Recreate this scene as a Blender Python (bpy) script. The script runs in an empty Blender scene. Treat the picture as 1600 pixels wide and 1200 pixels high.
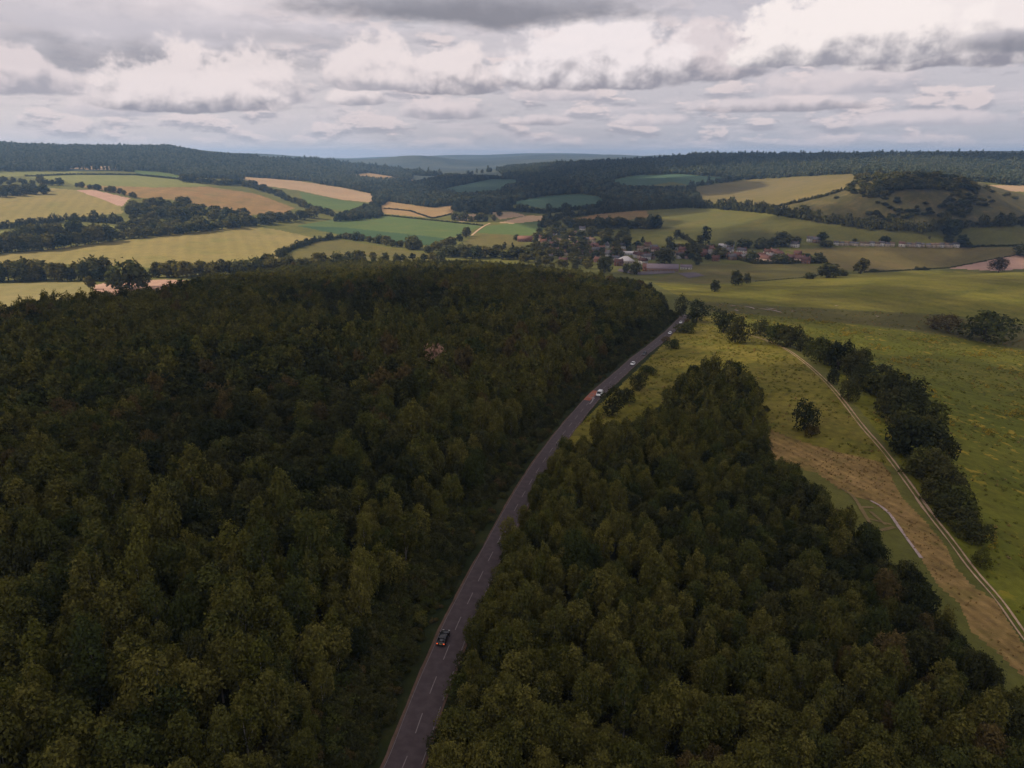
import bpy
import math
import random
import numpy as np

# ------------------------------------------------------------------ camera, sky, sun, exposure
SC = bpy.context.scene
COL = SC.collection
R = math.radians
SUN_AZ, SUN_EL = R(-82), R(40)     # the sun stands to the left of the view, slightly ahead

cam_data = bpy.data.cameras.new("camera")
cam = bpy.data.objects.new("camera", cam_data)
COL.objects.link(cam)
cam_data.sensor_width = 36.0
cam_data.lens = 36.0 * 1100.0 / 1600.0
cam_data.clip_start = 0.5
cam_data.clip_end = 60000.0
cam.location = (0, 0, 200.0)
cam.rotation_euler = (math.pi / 2 - math.atan(355.0 / 1100.0), 0, 0)
SC.camera = cam

sun_data = bpy.data.lights.new("sun", 'SUN')
sun_data.energy = 5.0
sun_data.angle = R(0.55)
sun_data.color = (1.0, 0.85, 0.66)
sun = bpy.data.objects.new("sun", sun_data)
COL.objects.link(sun)
sun.rotation_euler = (math.pi / 2 - SUN_EL, 0, -SUN_AZ + math.pi)
SUN_DIR = (math.sin(SUN_AZ) * math.cos(SUN_EL), math.cos(SUN_AZ) * math.cos(SUN_EL), math.sin(SUN_EL))

SC.view_settings.view_transform = 'Standard'
SC.view_settings.look = 'None'
SC.view_settings.exposure = 0.22
SC.view_settings.gamma = 1.0
SC.view_settings.use_curve_mapping = False
SC.render.film_transparent = False
SC.cycles.max_bounces = 5
SC.cycles.diffuse_bounces = 2
SC.cycles.glossy_bounces = 2
SC.cycles.transmission_bounces = 2
SC.cycles.volume_bounces = 0
SC.cycles.use_denoising = True
SC.cycles.denoiser = 'OPENIMAGEDENOISE'


# ---- a small expression helper for node trees
class E:
    nt = None

    def __init__(s, sock):
        s.s = sock

    @staticmethod
    def m(op, a, b=None, c=None, clamp=False):
        n = E.nt.nodes.new('ShaderNodeMath')
        n.operation = op
        n.use_clamp = clamp
        for i, v in enumerate((a, b, c)):
            if v is None:
                continue
            if isinstance(v, E):
                E.nt.links.new(v.s, n.inputs[i])
            else:
                n.inputs[i].default_value = float(v)
        return E(n.outputs[0])

    def __add__(s, o): return E.m('ADD', s, o)
    def __radd__(s, o): return E.m('ADD', o, s)
    def __sub__(s, o): return E.m('SUBTRACT', s, o)
    def __rsub__(s, o): return E.m('SUBTRACT', o, s)
    def __mul__(s, o): return E.m('MULTIPLY', s, o)
    def __rmul__(s, o): return E.m('MULTIPLY', o, s)
    def __truediv__(s, o): return E.m('DIVIDE', s, o)


def step(x, a, b):
    """smooth 0..1 ramp of an expression between a and b"""
    n = E.nt.nodes.new('ShaderNodeMapRange')
    n.interpolation_type = 'SMOOTHSTEP'
    E.nt.links.new(x.s, n.inputs[0])
    n.inputs[1].default_value = a
    n.inputs[2].default_value = b
    return E(n.outputs[0])


def rgb(c):
    return (*[((v / 255.0) / 12.92 if v <= 10.3 else ((v / 255.0 + 0.055) / 1.055) ** 2.4) for v in c], 1.0)


def mixc(f, a, b):
    n = E.nt.nodes.new('ShaderNodeMix')
    n.data_type = 'RGBA'
    for i, v in ((0, f), (6, a), (7, b)):
        if isinstance(v, E):
            E.nt.links.new(v.s, n.inputs[i])
        elif i == 0:
            n.inputs[0].default_value = v
        else:
            n.inputs[i].default_value = (*v[:3], 1.0)
    return E(n.outputs[2])


def noise(vec, scale, detail=4, rough=0.55, out=0, distort=0.0):
    n = E.nt.nodes.new('ShaderNodeTexNoise')
    n.inputs['Scale'].default_value = scale
    n.inputs['Detail'].default_value = detail
    n.inputs['Roughness'].default_value = rough
    n.inputs['Distortion'].default_value = distort
    if vec is not None:
        E.nt.links.new(vec.s, n.inputs['Vector'])
    return E(n.outputs[out])


def vec(x, y, z=0.0):
    n = E.nt.nodes.new('ShaderNodeCombineXYZ')
    for i, v in enumerate((x, y, z)):
        if isinstance(v, E):
            E.nt.links.new(v.s, n.inputs[i])
        else:
            n.inputs[i].default_value = v
    return E(n.outputs[0])


def sep(v):
    n = E.nt.nodes.new('ShaderNodeSeparateXYZ')
    E.nt.links.new(v.s, n.inputs[0])
    return [E(n.outputs[i]) for i in range(3)]


# ---- the sky: a Nishita sky behind layers of cloud
def build_world():
    w = bpy.data.worlds.new("World")
    SC.world = w
    w.use_nodes = True
    w.cycles.sampling_method = 'NONE'
    nt = w.node_tree
    E.nt = nt
    nt.nodes.clear()
    outn = nt.nodes.new('ShaderNodeOutputWorld')
    bg = nt.nodes.new('ShaderNodeBackground')
    STR = 0.1
    bg.inputs[1].default_value = STR
    nt.links.new(bg.outputs[0], outn.inputs[0])
    sky = nt.nodes.new('ShaderNodeTexSky')
    sky.sky_type = 'NISHITA'
    sky.sun_disc = False
    sky.sun_elevation = SUN_EL
    sky.sun_rotation = SUN_AZ
    sky.air_density = 1.0
    sky.dust_density = 2.5
    sky.ozone_density = 1.0
    tc = nt.nodes.new('ShaderNodeTexCoord')
    x, y, z = sep(E(tc.outputs['Generated']))
    az = E.m('ARCTAN2', x, y)
    el = E.m('ARCSINE', z)
    K = 1.0 / STR

    def C(c, f=1.0):
        return [v * K * f for v in rgb(c)[:3]]
    # high thin cloud: a sheet overhead, seen ever flatter towards the horizon
    zz = E.m('ABSOLUTE', z) + 0.07
    sheet = vec(x / zz, y / zz)
    n1 = noise(sheet, 0.75, 6, 0.60, distort=0.5)
    n2 = noise(vec(x / zz * 0.7, y / zz * 1.1, 4.0), 1.3, 6, 0.62, distort=0.4)
    # towards the horizon a pale, faintly pink glow on the left, greyer on the right
    side = step(az, -0.7, 0.35)
    base = mixc(step(el, -0.01, 0.10), mixc(side, C((204, 197, 200)), C((180, 180, 189))), mixc(side, C((215, 204, 204)), C((194, 188, 194))))
    c = mixc(0.08, base, E(sky.outputs[0]))
    c = mixc(step(n1, 0.46, 0.66) * 0.50, c, C((212, 201, 204)))
    c = mixc(step(n2, 0.48, 0.70) * 0.42 * step(el, 0.02, 0.09), c, C((166, 164, 173)))
    gap = step(noise(sheet, 0.45, 4, 0.5, distort=0.3), 0.54, 0.68) * step(el, 0.10, 0.16)
    c = mixc(gap * 0.45, c, C((190, 201, 211)))
    # rows of small cloud low over the horizon, each with a lit top and a grey foot
    q = vec(az * 1.0, el * 3.0)
    n3 = noise(q, 13.0, 6, 0.60)
    n3b = noise(vec(az, (el + 0.007) * 3.0), 13.0, 6, 0.60)
    low = step(el, 0.004, 0.03) * (1.0 - step(el, 0.13, 0.20))
    c = mixc(step(n3b, 0.48, 0.60) * low * 0.72, c, C((160, 158, 168)))
    c = mixc(step(n3, 0.51, 0.585) * low * 0.80, c, C((220, 206, 205)))
    # the heaps of cumulus one can point at: (pixel centre x, base y, half width, rise, drop, tones)
    LX, LY = -0.009, 0.013                      # towards the light, as seen on the sky

    def bumps(ox, oy, det):
        return noise(vec(az + ox + 0.9, (el + oy) * 1.15), 21.0, det, 0.56)
    puff, puffl = bumps(0, 0, 7), bumps(LX, LY, 4)
    puff2 = noise(vec(az + 3.0, el * 1.4 - 0.02), 34.0, 5, 0.6)
    soft = noise(vec(az, el * 2.4, 7.0), 6.0, 5, 0.6)
    W1, W2 = (226, 214, 213), (216, 204, 205)
    G1, G2, G3 = (160, 157, 166), (142, 140, 150), (178, 174, 182)
    heaps = [
        # cx, base y, half width, rise, drop, light tone, dark tone, softness, strength
        (1440, 192, 110, 18, 6, W2, G3, 0.5, 0.8),
        (1010, 192, 70, 14, 5, W2, G3, 0.5, 0.75),
        (840, 192, 50, 14, 5, W2, G1, 0.5, 0.8),
        (690, 180, 85, 26, 7, W2, G1, 0.5, 0.85),
        (560, 159, 50, 30, 6, W1, G1, 0.4, 0.9),
        (1225, 169, 130, 20, 6, W2, G2, 0.6, 0.75),
        (870, 152, 80, 26, 6, W2, G3, 0.5, 0.85),
        (1300, 138, 150, 34, 9, W2, G3, 0.6, 0.7),
        (160, 176, 70, 26, 6, W2, G3, 0.6, 0.75),
        (200, 88, 340, 62, 22, (204, 198, 204), (150, 149, 158), 0.9, 0.85),
        (110, 20, 330, 60, 30, (222, 212, 214), (188, 183, 190), 0.9, 0.75),
        (500, 60, 180, 30, 16, (212, 204, 209), (168, 165, 173), 0.9, 0.6),
        (15, 134, 90, 48, 14, W2, G1, 0.4, 0.9),
        (390, 150, 90, 70, 12, W1, G1, 0.3, 0.9),
        (290, 164, 120, 84, 11, W1, G2, 0.3, 0.92),
        (700, 138, 110, 62, 10, W1, G2, 0.3, 0.92),
        (590, 132, 85, 68, 10, W1, G1, 0.3, 0.9),
        (1100, 116, 100, 74, 11, W2, G2, 0.35, 0.85),
        (935, 128, 155, 96, 13, (232, 222, 222), G2, 0.35, 0.92),
        (730, 20, 285, 44, 22, (160, 158, 166), (126, 126, 135), 0.8, 0.92),
        (1560, 88, 260, 120, 12, (232, 222, 220), (140, 138, 148), 0.3, 0.95),
        (1310, 90, 165, 96, 12, (236, 226, 223), (150, 148, 157), 0.25, 0.98),
        (1610, 66, 110, 22, 14, (172, 168, 176), (130, 130, 140), 0.7, 0.8),
    ]
    for cx, by, hw, rise, drop, ca, cb, sf, st in heaps:
        vx, vy, vz = (cx - 800) / 1100.0, CPw + (600 - by) / 1100.0 * SPw, -SPw + (600 - by) / 1100.0 * CPw
        a0 = math.atan2(vx, vy)
        e0 = math.asin(vz / math.sqrt(vx * vx + vy * vy + vz * vz))
        k = 1.0 / 1100.0
        du = (az - a0) * (1.0 / (hw * k))
        dv = el - e0
        t = dv * (1.0 / (rise * k))
        dn = dv * (-1.0 / (drop * k))
        vv = E.m('MAXIMUM', t, dn)
        d = 1.0 - E.m('SQRT', du * du + vv * vv)
        if sf < 0.65:
            f = d + (puff - 0.5) * 1.4 + (puff2 - 0.5) * 0.35
            alpha = step(f, 0.0, 0.16 + sf * 0.35) * st
            # the side of each bulge that faces the light is bright; the flat foot is grey
            rel = (puff - puffl) * 1.7 + (puff2 - 0.5) * 0.25 + (soft - 0.5) * 0.35
            lit = step(rel + t * (0.95 + rise * 0.006) + du * -0.10, -0.32, 0.52)
        else:
            f = d + (soft - 0.5) * 1.9
            alpha = step(f, 0.0, 0.55) * st
            lit = step(t + (soft - 0.5) * 1.5 + (puff - 0.5) * 0.8, -0.1, 0.7)
        c = mixc(alpha, c, mixc(lit, C(cb), C(ca)))
    # below the horizon only a dull ground glow
    c = mixc(step(el, -0.06, -0.01), [v * K for v in (0.06, 0.06, 0.05)], c)
    nt.links.new(c.s, bg.inputs[0])


CPw = math.cos(math.atan(355.0 / 1100.0))
SPw = math.sin(math.atan(355.0 / 1100.0))
build_world()
# ------------------------------------------------------------------ terrain (numbers only)
F_PX = 1100.0                      # focal length in pixels of the 1600 px wide photograph
PITCH = math.atan(355.0 / F_PX)
CAM_Z = 200.0
CP, SP = math.cos(PITCH), math.sin(PITCH)


def ray(px, py):
    u = (px - 800.0) / F_PX
    v = (600.0 - py) / F_PX
    return u, CP + v * SP, -SP + v * CP


def ray_ae(px, py):
    x, y, z = ray(px, py)
    return math.atan2(x, y), z / math.hypot(x, y)      # azimuth, slope


# survey points: pixel, ('d', metres below the camera) or ('r', distance, canopy height)
CTRL = [
    (0, 1200, 'd', 84), (300, 1200, 'd', 86), (630, 1200, 'd', 88), (1000, 1200, 'd', 90), (1600, 1200, 'd', 94),
    (0, 900, 'd', 82), (400, 900, 'd', 84), (740, 900, 'd', 89), (1200, 900, 'd', 91), (1600, 900, 'd', 97),
    (0, 700, 'd', 83), (400, 700, 'd', 86), (845, 700, 'd', 92), (1200, 700, 'd', 93), (1600, 700, 'd', 107),
    (0, 600, 'd', 86), (400, 600, 'd', 88), (950, 600, 'd', 96), (1200, 600, 'd', 95), (1330, 600, 'd', 97), (1600, 600, 'd', 118),
    (0, 540, 'd', 91), (400, 540, 'd', 93), (1010, 545, 'd', 101), (1195, 535, 'd', 101), (1400, 545, 'd', 121), (1600, 545, 'd', 127),
    (0, 500, 'd', 98), (600, 450, 'd', 108), (1060, 500, 'd', 110), (1200, 500, 'd', 121), (1600, 505, 'd', 131),
    (300, 470, 'd', 104), (800, 450, 'd', 112), (1000, 455, 'd', 127),
    (1260, 440, 'd', 138), (1600, 423, 'd', 136), (1430, 430, 'd', 137), (1100, 455, 'd', 134),
    (0, 452, 'd', 142), (200, 445, 'd', 143),
    (0, 437, 'd', 147), (300, 425, 'd', 150), (500, 400, 'd', 152), (700, 400, 'd', 158), (950, 425, 'd', 160),
    (1100, 400, 'd', 162), (1300, 400, 'd', 160), (1500, 385, 'd', 157), (1600, 385, 'd', 155),
    (0, 400, 'd', 143), (250, 390, 'd', 142), (450, 362, 'd', 148),
    (0, 345, 'd', 122), (0, 300, 'd', 80), (200, 300, 'd', 86), (200, 342, 'd', 122),
    (0, 276, 'd', 58), (300, 290, 'd', 80), (400, 327, 'd', 125), (120, 270, 'd', 52),
    (480, 281, 'd', 88), (570, 302, 'd', 120), (650, 327, 'd', 140), (600, 345, 'd', 150), (700, 367, 'd', 155),
    (760, 350, 'd', 155), (830, 340, 'd', 150), (870, 316, 'd', 126), (750, 291, 'd', 110), (1030, 281, 'd', 75),
    (1040, 340, 'd', 140), (1200, 357, 'd', 140), (1200, 292, 'd', 88), (1320, 277, 'r', 1950, 0),
    (1430, 269, 'r', 1650, 9), (1380, 271, 'r', 1680, 8), (1490, 277, 'r', 1680, 5), (1430, 274, 'r', 1780, 0), (1385, 276, 'r', 1780, 0), (1490, 282, 'r', 1790, 0), (1430, 277, 'r', 1950, 0), (1500, 284, 'r', 2000, 0), (1420, 277, 'r', 2150, 0), (1450, 356, 'd', 126), (1350, 356, 'd', 130), (1600, 345, 'd', 118), (1600, 315, 'r', 1600, 0),
    (1530, 288, 'r', 1750, 0), (1600, 291, 'r', 2200, 0),
    (-60, 222, 'r', 4000, 18), (100, 225, 'r', 4000, 18), (265, 227, 'r', 4000, 18), (430, 243, 'r', 4100, 18), (500, 251, 'r', 4000, 18), (640, 271, 'r', 3700, 18),
    (0, 264, 'r', 2900, 0), (250, 270, 'r', 2900, 0), (480, 279, 'r', 2950, 0), (600, 280, 'r', 3200, 0),
    (400, 247, 'r', 6500, 0), (560, 254, 'r', 7200, 0), (700, 247, 'r', 9000, 0), (900, 243, 'r', 9300, 0), (1000, 245, 'r', 9300, 0),
    (700, 268, 'r', 4700, 0), (740, 262, 'r', 6000, 0), (200, 246, 'r', 9000, 0), (1400, 246, 'r', 9000, 0),
    (785, 261, 'r', 3900, 18), (900, 252, 'r', 3700, 18), (1000, 248, 'r', 3500, 18), (1150, 239, 'r', 3400, 18), (1400, 238, 'r', 3200, 18), (1650, 238, 'r', 3000, 18),
    (800, 277, 'r', 3200, 0), (930, 280, 'r', 2700, 0), (1100, 277, 'r', 2600, 0), (1300, 266, 'r', 2500, 0), (1600, 280, 'r', 2500, 0),
]
AZ_K = 2.0
_pts, _z = [], []
for c in CTRL:
    a, s = ray_ae(c[0], c[1])
    if c[2] == 'd':
        r = -c[3] / s
        z = -c[3]
    else:
        r = c[3]
        z = r * s - c[4]
    _pts.append((a * AZ_K, math.log(r)))
    _z.append(z)
for a in (-0.75, -0.4, 0.0, 0.4, 0.75):                 # under and beside the camera
    _pts.append((a * AZ_K, math.log(38.0)))
    _z.append(-87.0 - 4 * a)
_pts = np.array(_pts)
_z = np.array(_z, float)


def _phi(d2):
    return 0.5 * d2 * np.log(np.maximum(d2, 1e-12))


_n = len(_pts)
_d2 = ((_pts[:, None, :] - _pts[None, :, :]) ** 2).sum(-1)
_A = np.zeros((_n + 3, _n + 3))
_A[:_n, :_n] = _phi(_d2) + np.eye(_n) * 0.004
_A[:_n, _n] = 1
_A[:_n, _n + 1:] = _pts
_A[_n, :_n] = 1
_A[_n + 1:, :_n] = _pts.T
_w = np.linalg.solve(_A, np.concatenate([_z, [0, 0, 0]]))

G_A = np.linspace(-1.35, 1.35, 271)
G_L = np.linspace(math.log(6.0), math.log(13000.0), 520)


def _tps(az, lr):
    p = np.stack([np.clip(az, -0.78, 0.78).ravel() * AZ_K, np.clip(lr, math.log(36), math.log(9600)).ravel()], 1)
    out = np.empty(len(p))
    for i in range(0, len(p), 20000):
        q = p[i:i + 20000]
        d2 = ((q[:, None, :] - _pts[None]) ** 2).sum(-1)
        out[i:i + 20000] = _phi(d2) @ _w[:_n] + _w[_n] + q @ _w[_n + 1:]
    return out.reshape(az.shape)


_ga, _gl = np.meshgrid(G_A, G_L, indexing='ij')
G_Z = _tps(_ga, _gl)
_gx, _gy = np.exp(_gl) * np.sin(_ga), np.exp(_gl) * np.cos(_ga)
# gentle swells that belong to the ground itself
_rr = np.exp(_gl)
G_Z += (np.sin(_gx * 0.021 + 1.3) * np.cos(_gy * 0.017) * 0.5) * np.clip(_rr / 200, 0, 1)
G_Z += (np.sin(_gx * 0.0061 + 2.3 + np.sin(_gy * 0.004)) * np.cos(_gy * 0.0052 + 0.7)) * np.clip((_rr - 500) / 1500, 0, 1) * 2.5
# two low far ridges one behind the other
for x1, y1, x2, y2, hh, ww in ((-2200, 5900, -900, 6500, 30, 420), (-900, 6500, -150, 6500, 42, 450), (-150, 7600, 900, 7900, 34, 500), (600, 6100, 1500, 6600, 22, 420), (-1200, 8800, 600, 9600, 30, 700)):
    dx, dy = x2 - x1, y2 - y1
    t = np.clip(((_gx - x1) * dx + (_gy - y1) * dy) / (dx * dx + dy * dy), 0, 1)
    G_Z += hh * np.exp(-(np.hypot(_gx - x1 - t * dx, _gy - y1 - t * dy) / ww) ** 2) * (1 + .15 * np.sin(_gx * .006))
G_Z += CAM_Z


def height(x, y):
    x = np.asarray(x, float)
    y = np.asarray(y, float)
    a = np.clip((np.arctan2(x, y) - G_A[0]) / (G_A[1] - G_A[0]), 0, len(G_A) - 1.001)
    l = np.clip((np.log(np.maximum(np.hypot(x, y), 6.1)) - G_L[0]) / (G_L[1] - G_L[0]), 0, len(G_L) - 1.001)
    i = a.astype(int)
    j = l.astype(int)
    fa = a - i
    fl = l - j
    return (G_Z[i, j] * (1 - fa) * (1 - fl) + G_Z[i + 1, j] * fa * (1 - fl) + G_Z[i, j + 1] * (1 - fa) * fl + G_Z[i + 1, j + 1] * fa * fl)


_RS = np.exp(np.linspace(math.log(30), math.log(11000), 3000))


def at(px, py, lift=0.0, rmin=0):
    """the ground point (x, y) seen at a pixel; lift = height of the canopy that is seen there"""
    a, s = ray_ae(px, py)
    z = height(_RS * math.sin(a), _RS * math.cos(a)) + lift - CAM_Z
    sl = z / _RS
    ok = (sl >= s) & (_RS > rmin)
    if ok.any():
        r = _RS[np.argmax(ok)]
    else:
        r = _RS[np.argmax(np.where(_RS > rmin, sl, -9))]
    return r * math.sin(a), r * math.cos(a)


def poly(pts, lift=0.0, step=14, rmin=0):
    """pixel outline -> ground outline, edges followed over the terrain"""
    out = []
    n = len(pts)
    for i in range(n):
        p, q = pts[i], pts[(i + 1) % n]
        k = max(1, int(math.hypot(q[0] - p[0], q[1] - p[1]) / step))
        for t in range(k):
            f = t / k
            out.append(at(p[0] + (q[0] - p[0]) * f, p[1] + (q[1] - p[1]) * f, lift, rmin))
    return np.array(out)


def line(pts, lift=0.0, step=10, rmin=0):
    out = []
    for p, q in zip(pts[:-1], pts[1:]):
        k = max(1, int(math.hypot(q[0] - p[0], q[1] - p[1]) / step))
        for t in range(k):
            f = t / k
            out.append(at(p[0] + (q[0] - p[0]) * f, p[1] + (q[1] - p[1]) * f, lift, rmin))
    out.append(at(pts[-1][0], pts[-1][1], lift, rmin))
    return np.array(out)


def inside(pg, x, y):
    x = np.asarray(x, float)
    y = np.asarray(y, float)
    c = np.zeros(x.shape, bool)
    bb = (x >= pg[:, 0].min()) & (x <= pg[:, 0].max()) & (y >= pg[:, 1].min()) & (y <= pg[:, 1].max())
    if not bb.any():
        return c
    xs, ys = x[bb], y[bb]
    cc = np.zeros(xs.shape, bool)
    n = len(pg)
    for i in range(n):
        x1, y1 = pg[i]
        x2, y2 = pg[(i + 1) % n]
        if y1 == y2:
            continue
        m = ((y1 > ys) != (y2 > ys))
        cc ^= m & (xs < (x2 - x1) * (ys - y1) / (y2 - y1) + x1)
    c[bb] = cc
    return c


def project(x, y, z):
    """world point -> photo pixel and depth"""
    z = z - CAM_Z
    d = y * CP - z * SP
    up = y * SP + z * CP
    dd = np.maximum(d, 1e-3)
    return 800 + F_PX * x / dd, 600 - F_PX * up / dd, d


def smooth_line(P, step):
    """even points along a polyline, rounded by Chaikin cuts"""
    P = np.asarray(P, float)
    for _ in range(3):
        Q = np.empty((2 * len(P), 2))
        Q[0] = P[0]
        Q[-1] = P[-1]
        Q[1:-1:2] = P[:-1] * 0.75 + P[1:] * 0.25
        Q[2:-1:2] = P[:-1] * 0.25 + P[1:] * 0.75
        P = Q
    s = np.concatenate([[0], np.cumsum(np.hypot(*np.diff(P, axis=0).T))])
    t = np.arange(0, s[-1], step)
    return np.stack([np.interp(t, s, P[:, 0]), np.interp(t, s, P[:, 1])], 1)


def line_dist(P, x, y):
    """signed distance to a polyline (left of its direction is negative) and position along it"""
    x = np.asarray(x, float)
    y = np.asarray(y, float)
    best = np.full(x.shape, 1e9)
    sgn = np.zeros(x.shape)
    for (x1, y1), (x2, y2) in zip(P[:-1], P[1:]):
        dx, dy = x2 - x1, y2 - y1
        L2 = dx * dx + dy * dy
        t = np.clip(((x - x1) * dx + (y - y1) * dy) / L2, 0, 1)
        d = np.hypot(x - x1 - t * dx, y - y1 - t * dy)
        m = d < best
        best = np.where(m, d, best)
        sgn = np.where(m, np.sign((x - x1) * dy - (y - y1) * dx), sgn)
    return best * sgn
# ------------------------------------------------------------------ materials
def new_mat(name):
    m = bpy.data.materials.new(name)
    m.use_nodes = True
    nt = m.node_tree
    E.nt = nt
    b = nt.nodes['Principled BSDF']
    b.inputs['Specular IOR Level'].default_value = 0.2
    b.inputs['Roughness'].default_value = 0.9
    return m, nt, b


def plain(name, c, rough=0.7, spec=0.3, metal=0.0, var=0.0, scale=1.0, emit=None):
    m, nt, b = new_mat(name)
    b.inputs['Roughness'].default_value = rough
    b.inputs['Specular IOR Level'].default_value = spec
    b.inputs['Metallic'].default_value = metal
    if var:
        oi = nt.nodes.new('ShaderNodeObjectInfo')
        tc = nt.nodes.new('ShaderNodeTexCoord')
        n = noise(E(tc.outputs['Object']), scale, 4)
        f = (n - 0.5) * 1.2 + (E(oi.outputs['Random']) - 0.5) * 0.9 + 0.5
        col = mixc(E.m('MULTIPLY', f, 1.0, clamp=True), [v * (1 - var) for v in c], [min(1, v * (1 + var)) for v in c])
        nt.links.new(col.s, b.inputs['Base Color'])
    else:
        b.inputs['Base Color'].default_value = (*c, 1)
    if emit:
        b.inputs['Emission Color'].default_value = (*emit[:3], 1)
        b.inputs['Emission Strength'].default_value = emit[3]
    return m


def ground_pos(nt):
    g = nt.nodes.new('ShaderNodeNewGeometry')
    return E(g.outputs['Position'])


def field_mat(name, a, b_, c=None, scale=0.02, rows=None, rowamp=0.35, fine=0.35, fleck=None):
    """crop or grass: two tones in broad patches, a third in fine mottling, drill rows at an angle"""
    m, nt, b = new_mat(name)
    P = ground_pos(nt)
    x, y, z = sep(P)
    n1 = noise(vec(x, y), scale, 5, 0.6)
    n2 = noise(vec(x, y), 0.35, 4, 0.65)
    col = mixc(step(n1, 0.36, 0.64), a, b_)
    if c is not None:
        col = mixc(step(noise(vec(x, y, 9.0), scale * 2.7, 5, 0.62), 0.50, 0.68) * 0.7, col, c)
    f = (n2 - 0.5) * (2.6 * fine) + (noise(vec(x * 0.8, y), 0.07, 6, 0.7) - 0.5) * (2.4 * fine)
    if rows:
        ang, per = rows
        t = x * math.cos(ang) + y * math.sin(ang)
        wob = noise(vec(x, y, 3.0), 0.01, 2)
        s = E.m('SINE', (t + wob * 8.0) * (2 * math.pi / per))
        band = noise(vec(t * 1.0, 0.0, 5.0), 1.5 / per, 3, 0.6)
        f = f + s * (rowamp * 0.25) + (band - 0.5) * rowamp
    hv = nt.nodes.new('ShaderNodeHueSaturation')
    nt.links.new((f + 1.0).s, hv.inputs['Value'])
    nt.links.new(col.s, hv.inputs['Color'])
    col = E(hv.outputs[0])
    if fleck is not None:
        fc, fs, lo, amt = fleck
        nf = noise(vec(x, y, 2.0), fs, 3, 0.6)
        big = step(noise(vec(x, y, 6.0), 0.02, 3), 0.42, 0.60)
        col = mixc(step(nf, lo, lo + 0.05) * big * amt, col, fc)
    nt.links.new(col.s, b.inputs['Base Color'])
    b.inputs['Specular IOR Level'].default_value = 0.05
    bm = nt.nodes.new('ShaderNodeBump')
    bm.inputs['Strength'].default_value = 0.35
    bm.inputs['Distance'].default_value = 0.4
    nt.links.new(noise(vec(x, y), 0.8, 4, 0.7).s, bm.inputs['Height'])
    nt.links.new(bm.outputs[0], b.inputs['Normal'])
    return m


def leaf_mat(name, a, b_, c, scale=0.5, trans=0.18):
    m = bpy.data.materials.new(name)
    m.use_nodes = True
    nt = m.node_tree
    E.nt = nt
    nt.nodes.clear()
    out = nt.nodes.new('ShaderNodeOutputMaterial')
    oi = nt.nodes.new('ShaderNodeObjectInfo')
    g = nt.nodes.new('ShaderNodeNewGeometry')
    rnd = E(oi.outputs['Random'])
    n = noise(E(g.outputs['Position']), scale, 3, 0.6)
    big = noise(E(g.outputs['Position']), 0.013, 3, 0.6)
    col = mixc(step(rnd + (big - 0.5) * 1.6, 0.10, 0.90), a, b_)
    col = mixc(step(n + (E.m('FRACT', rnd * 7.3) - 0.5) * 0.3, 0.46, 0.70) * 0.8, col, c)
    isl = E(g.outputs['Random Per Island'])
    hv = nt.nodes.new('ShaderNodeHueSaturation')
    nt.links.new((isl * 0.5 + 0.75).s, hv.inputs['Value'])
    nt.links.new(col.s, hv.inputs['Color'])
    col = E(hv.outputs[0])
    d = nt.nodes.new('ShaderNodeBsdfDiffuse')
    t = nt.nodes.new('ShaderNodeBsdfTranslucent')
    mx = nt.nodes.new('ShaderNodeMixShader')
    mx.inputs[0].default_value = trans
    nt.links.new(col.s, d.inputs[0])
    nt.links.new(col.s, t.inputs[0])
    nt.links.new(d.outputs[0], mx.inputs[1])
    nt.links.new(t.outputs[0], mx.inputs[2])
    nt.links.new(mx.outputs[0], out.inputs[0])
    return m


M = {}
# foliage
M['leaf_olive'] = leaf_mat('olive_leaves', (.068, .070, .017), (.104, .099, .024), (.158, .140, .034))
M['leaf_green'] = leaf_mat('green_leaves', (.044, .055, .016), (.074, .080, .021), (.118, .112, .028))
M['leaf_dark'] = leaf_mat('dark_leaves', (.030, .036, .014), (.048, .050, .018), (.078, .074, .024))
M['leaf_brown'] = leaf_mat('brown_leaves', (.076, .060, .022), (.104, .076, .028), (.134, .100, .036))
M['leaf_lime'] = leaf_mat('yellow_green_leaves', (.085, .088, .018), (.120, .116, .025), (.170, .150, .035))
M['leaf_far'] = leaf_mat('distant_leaves', (.046, .054, .020), (.078, .080, .028), (.120, .110, .038), 0.22)
M['leaf_faro'] = leaf_mat('distant_olive_leaves', (.075, .072, .022), (.112, .100, .028), (.150, .128, .036), 0.22)
M['leaf_fard'] = leaf_mat('distant_dark_leaves', (.028, .036, .016), (.048, .052, .020), (.072, .070, .027), 0.15)
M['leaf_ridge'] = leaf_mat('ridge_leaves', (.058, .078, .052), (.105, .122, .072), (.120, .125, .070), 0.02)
M['leaf_ridge_lit'] = leaf_mat('sunlit_ridge_leaves', (.090, .108, .070), (.135, .150, .095), (.165, .165, .100), 0.02)  # sunlight put into the colour: a brighter copy of the ridge leaves
M['leaf_hedge'] = leaf_mat('hedge_leaves', (.036, .042, .015), (.058, .060, .020), (.088, .082, .027), 0.25)
M['leaf_tan'] = leaf_mat('tan_leaves', (.26, .15, .10), (.32, .19, .13), (.40, .26, .18))
M['bark'] = plain('bark', (.070, .055, .042), .9, .1, var=.3, scale=3)
M['birch'] = plain('pale_bark', (.32, .29, .25), .8, .1, var=.3, scale=3)
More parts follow.
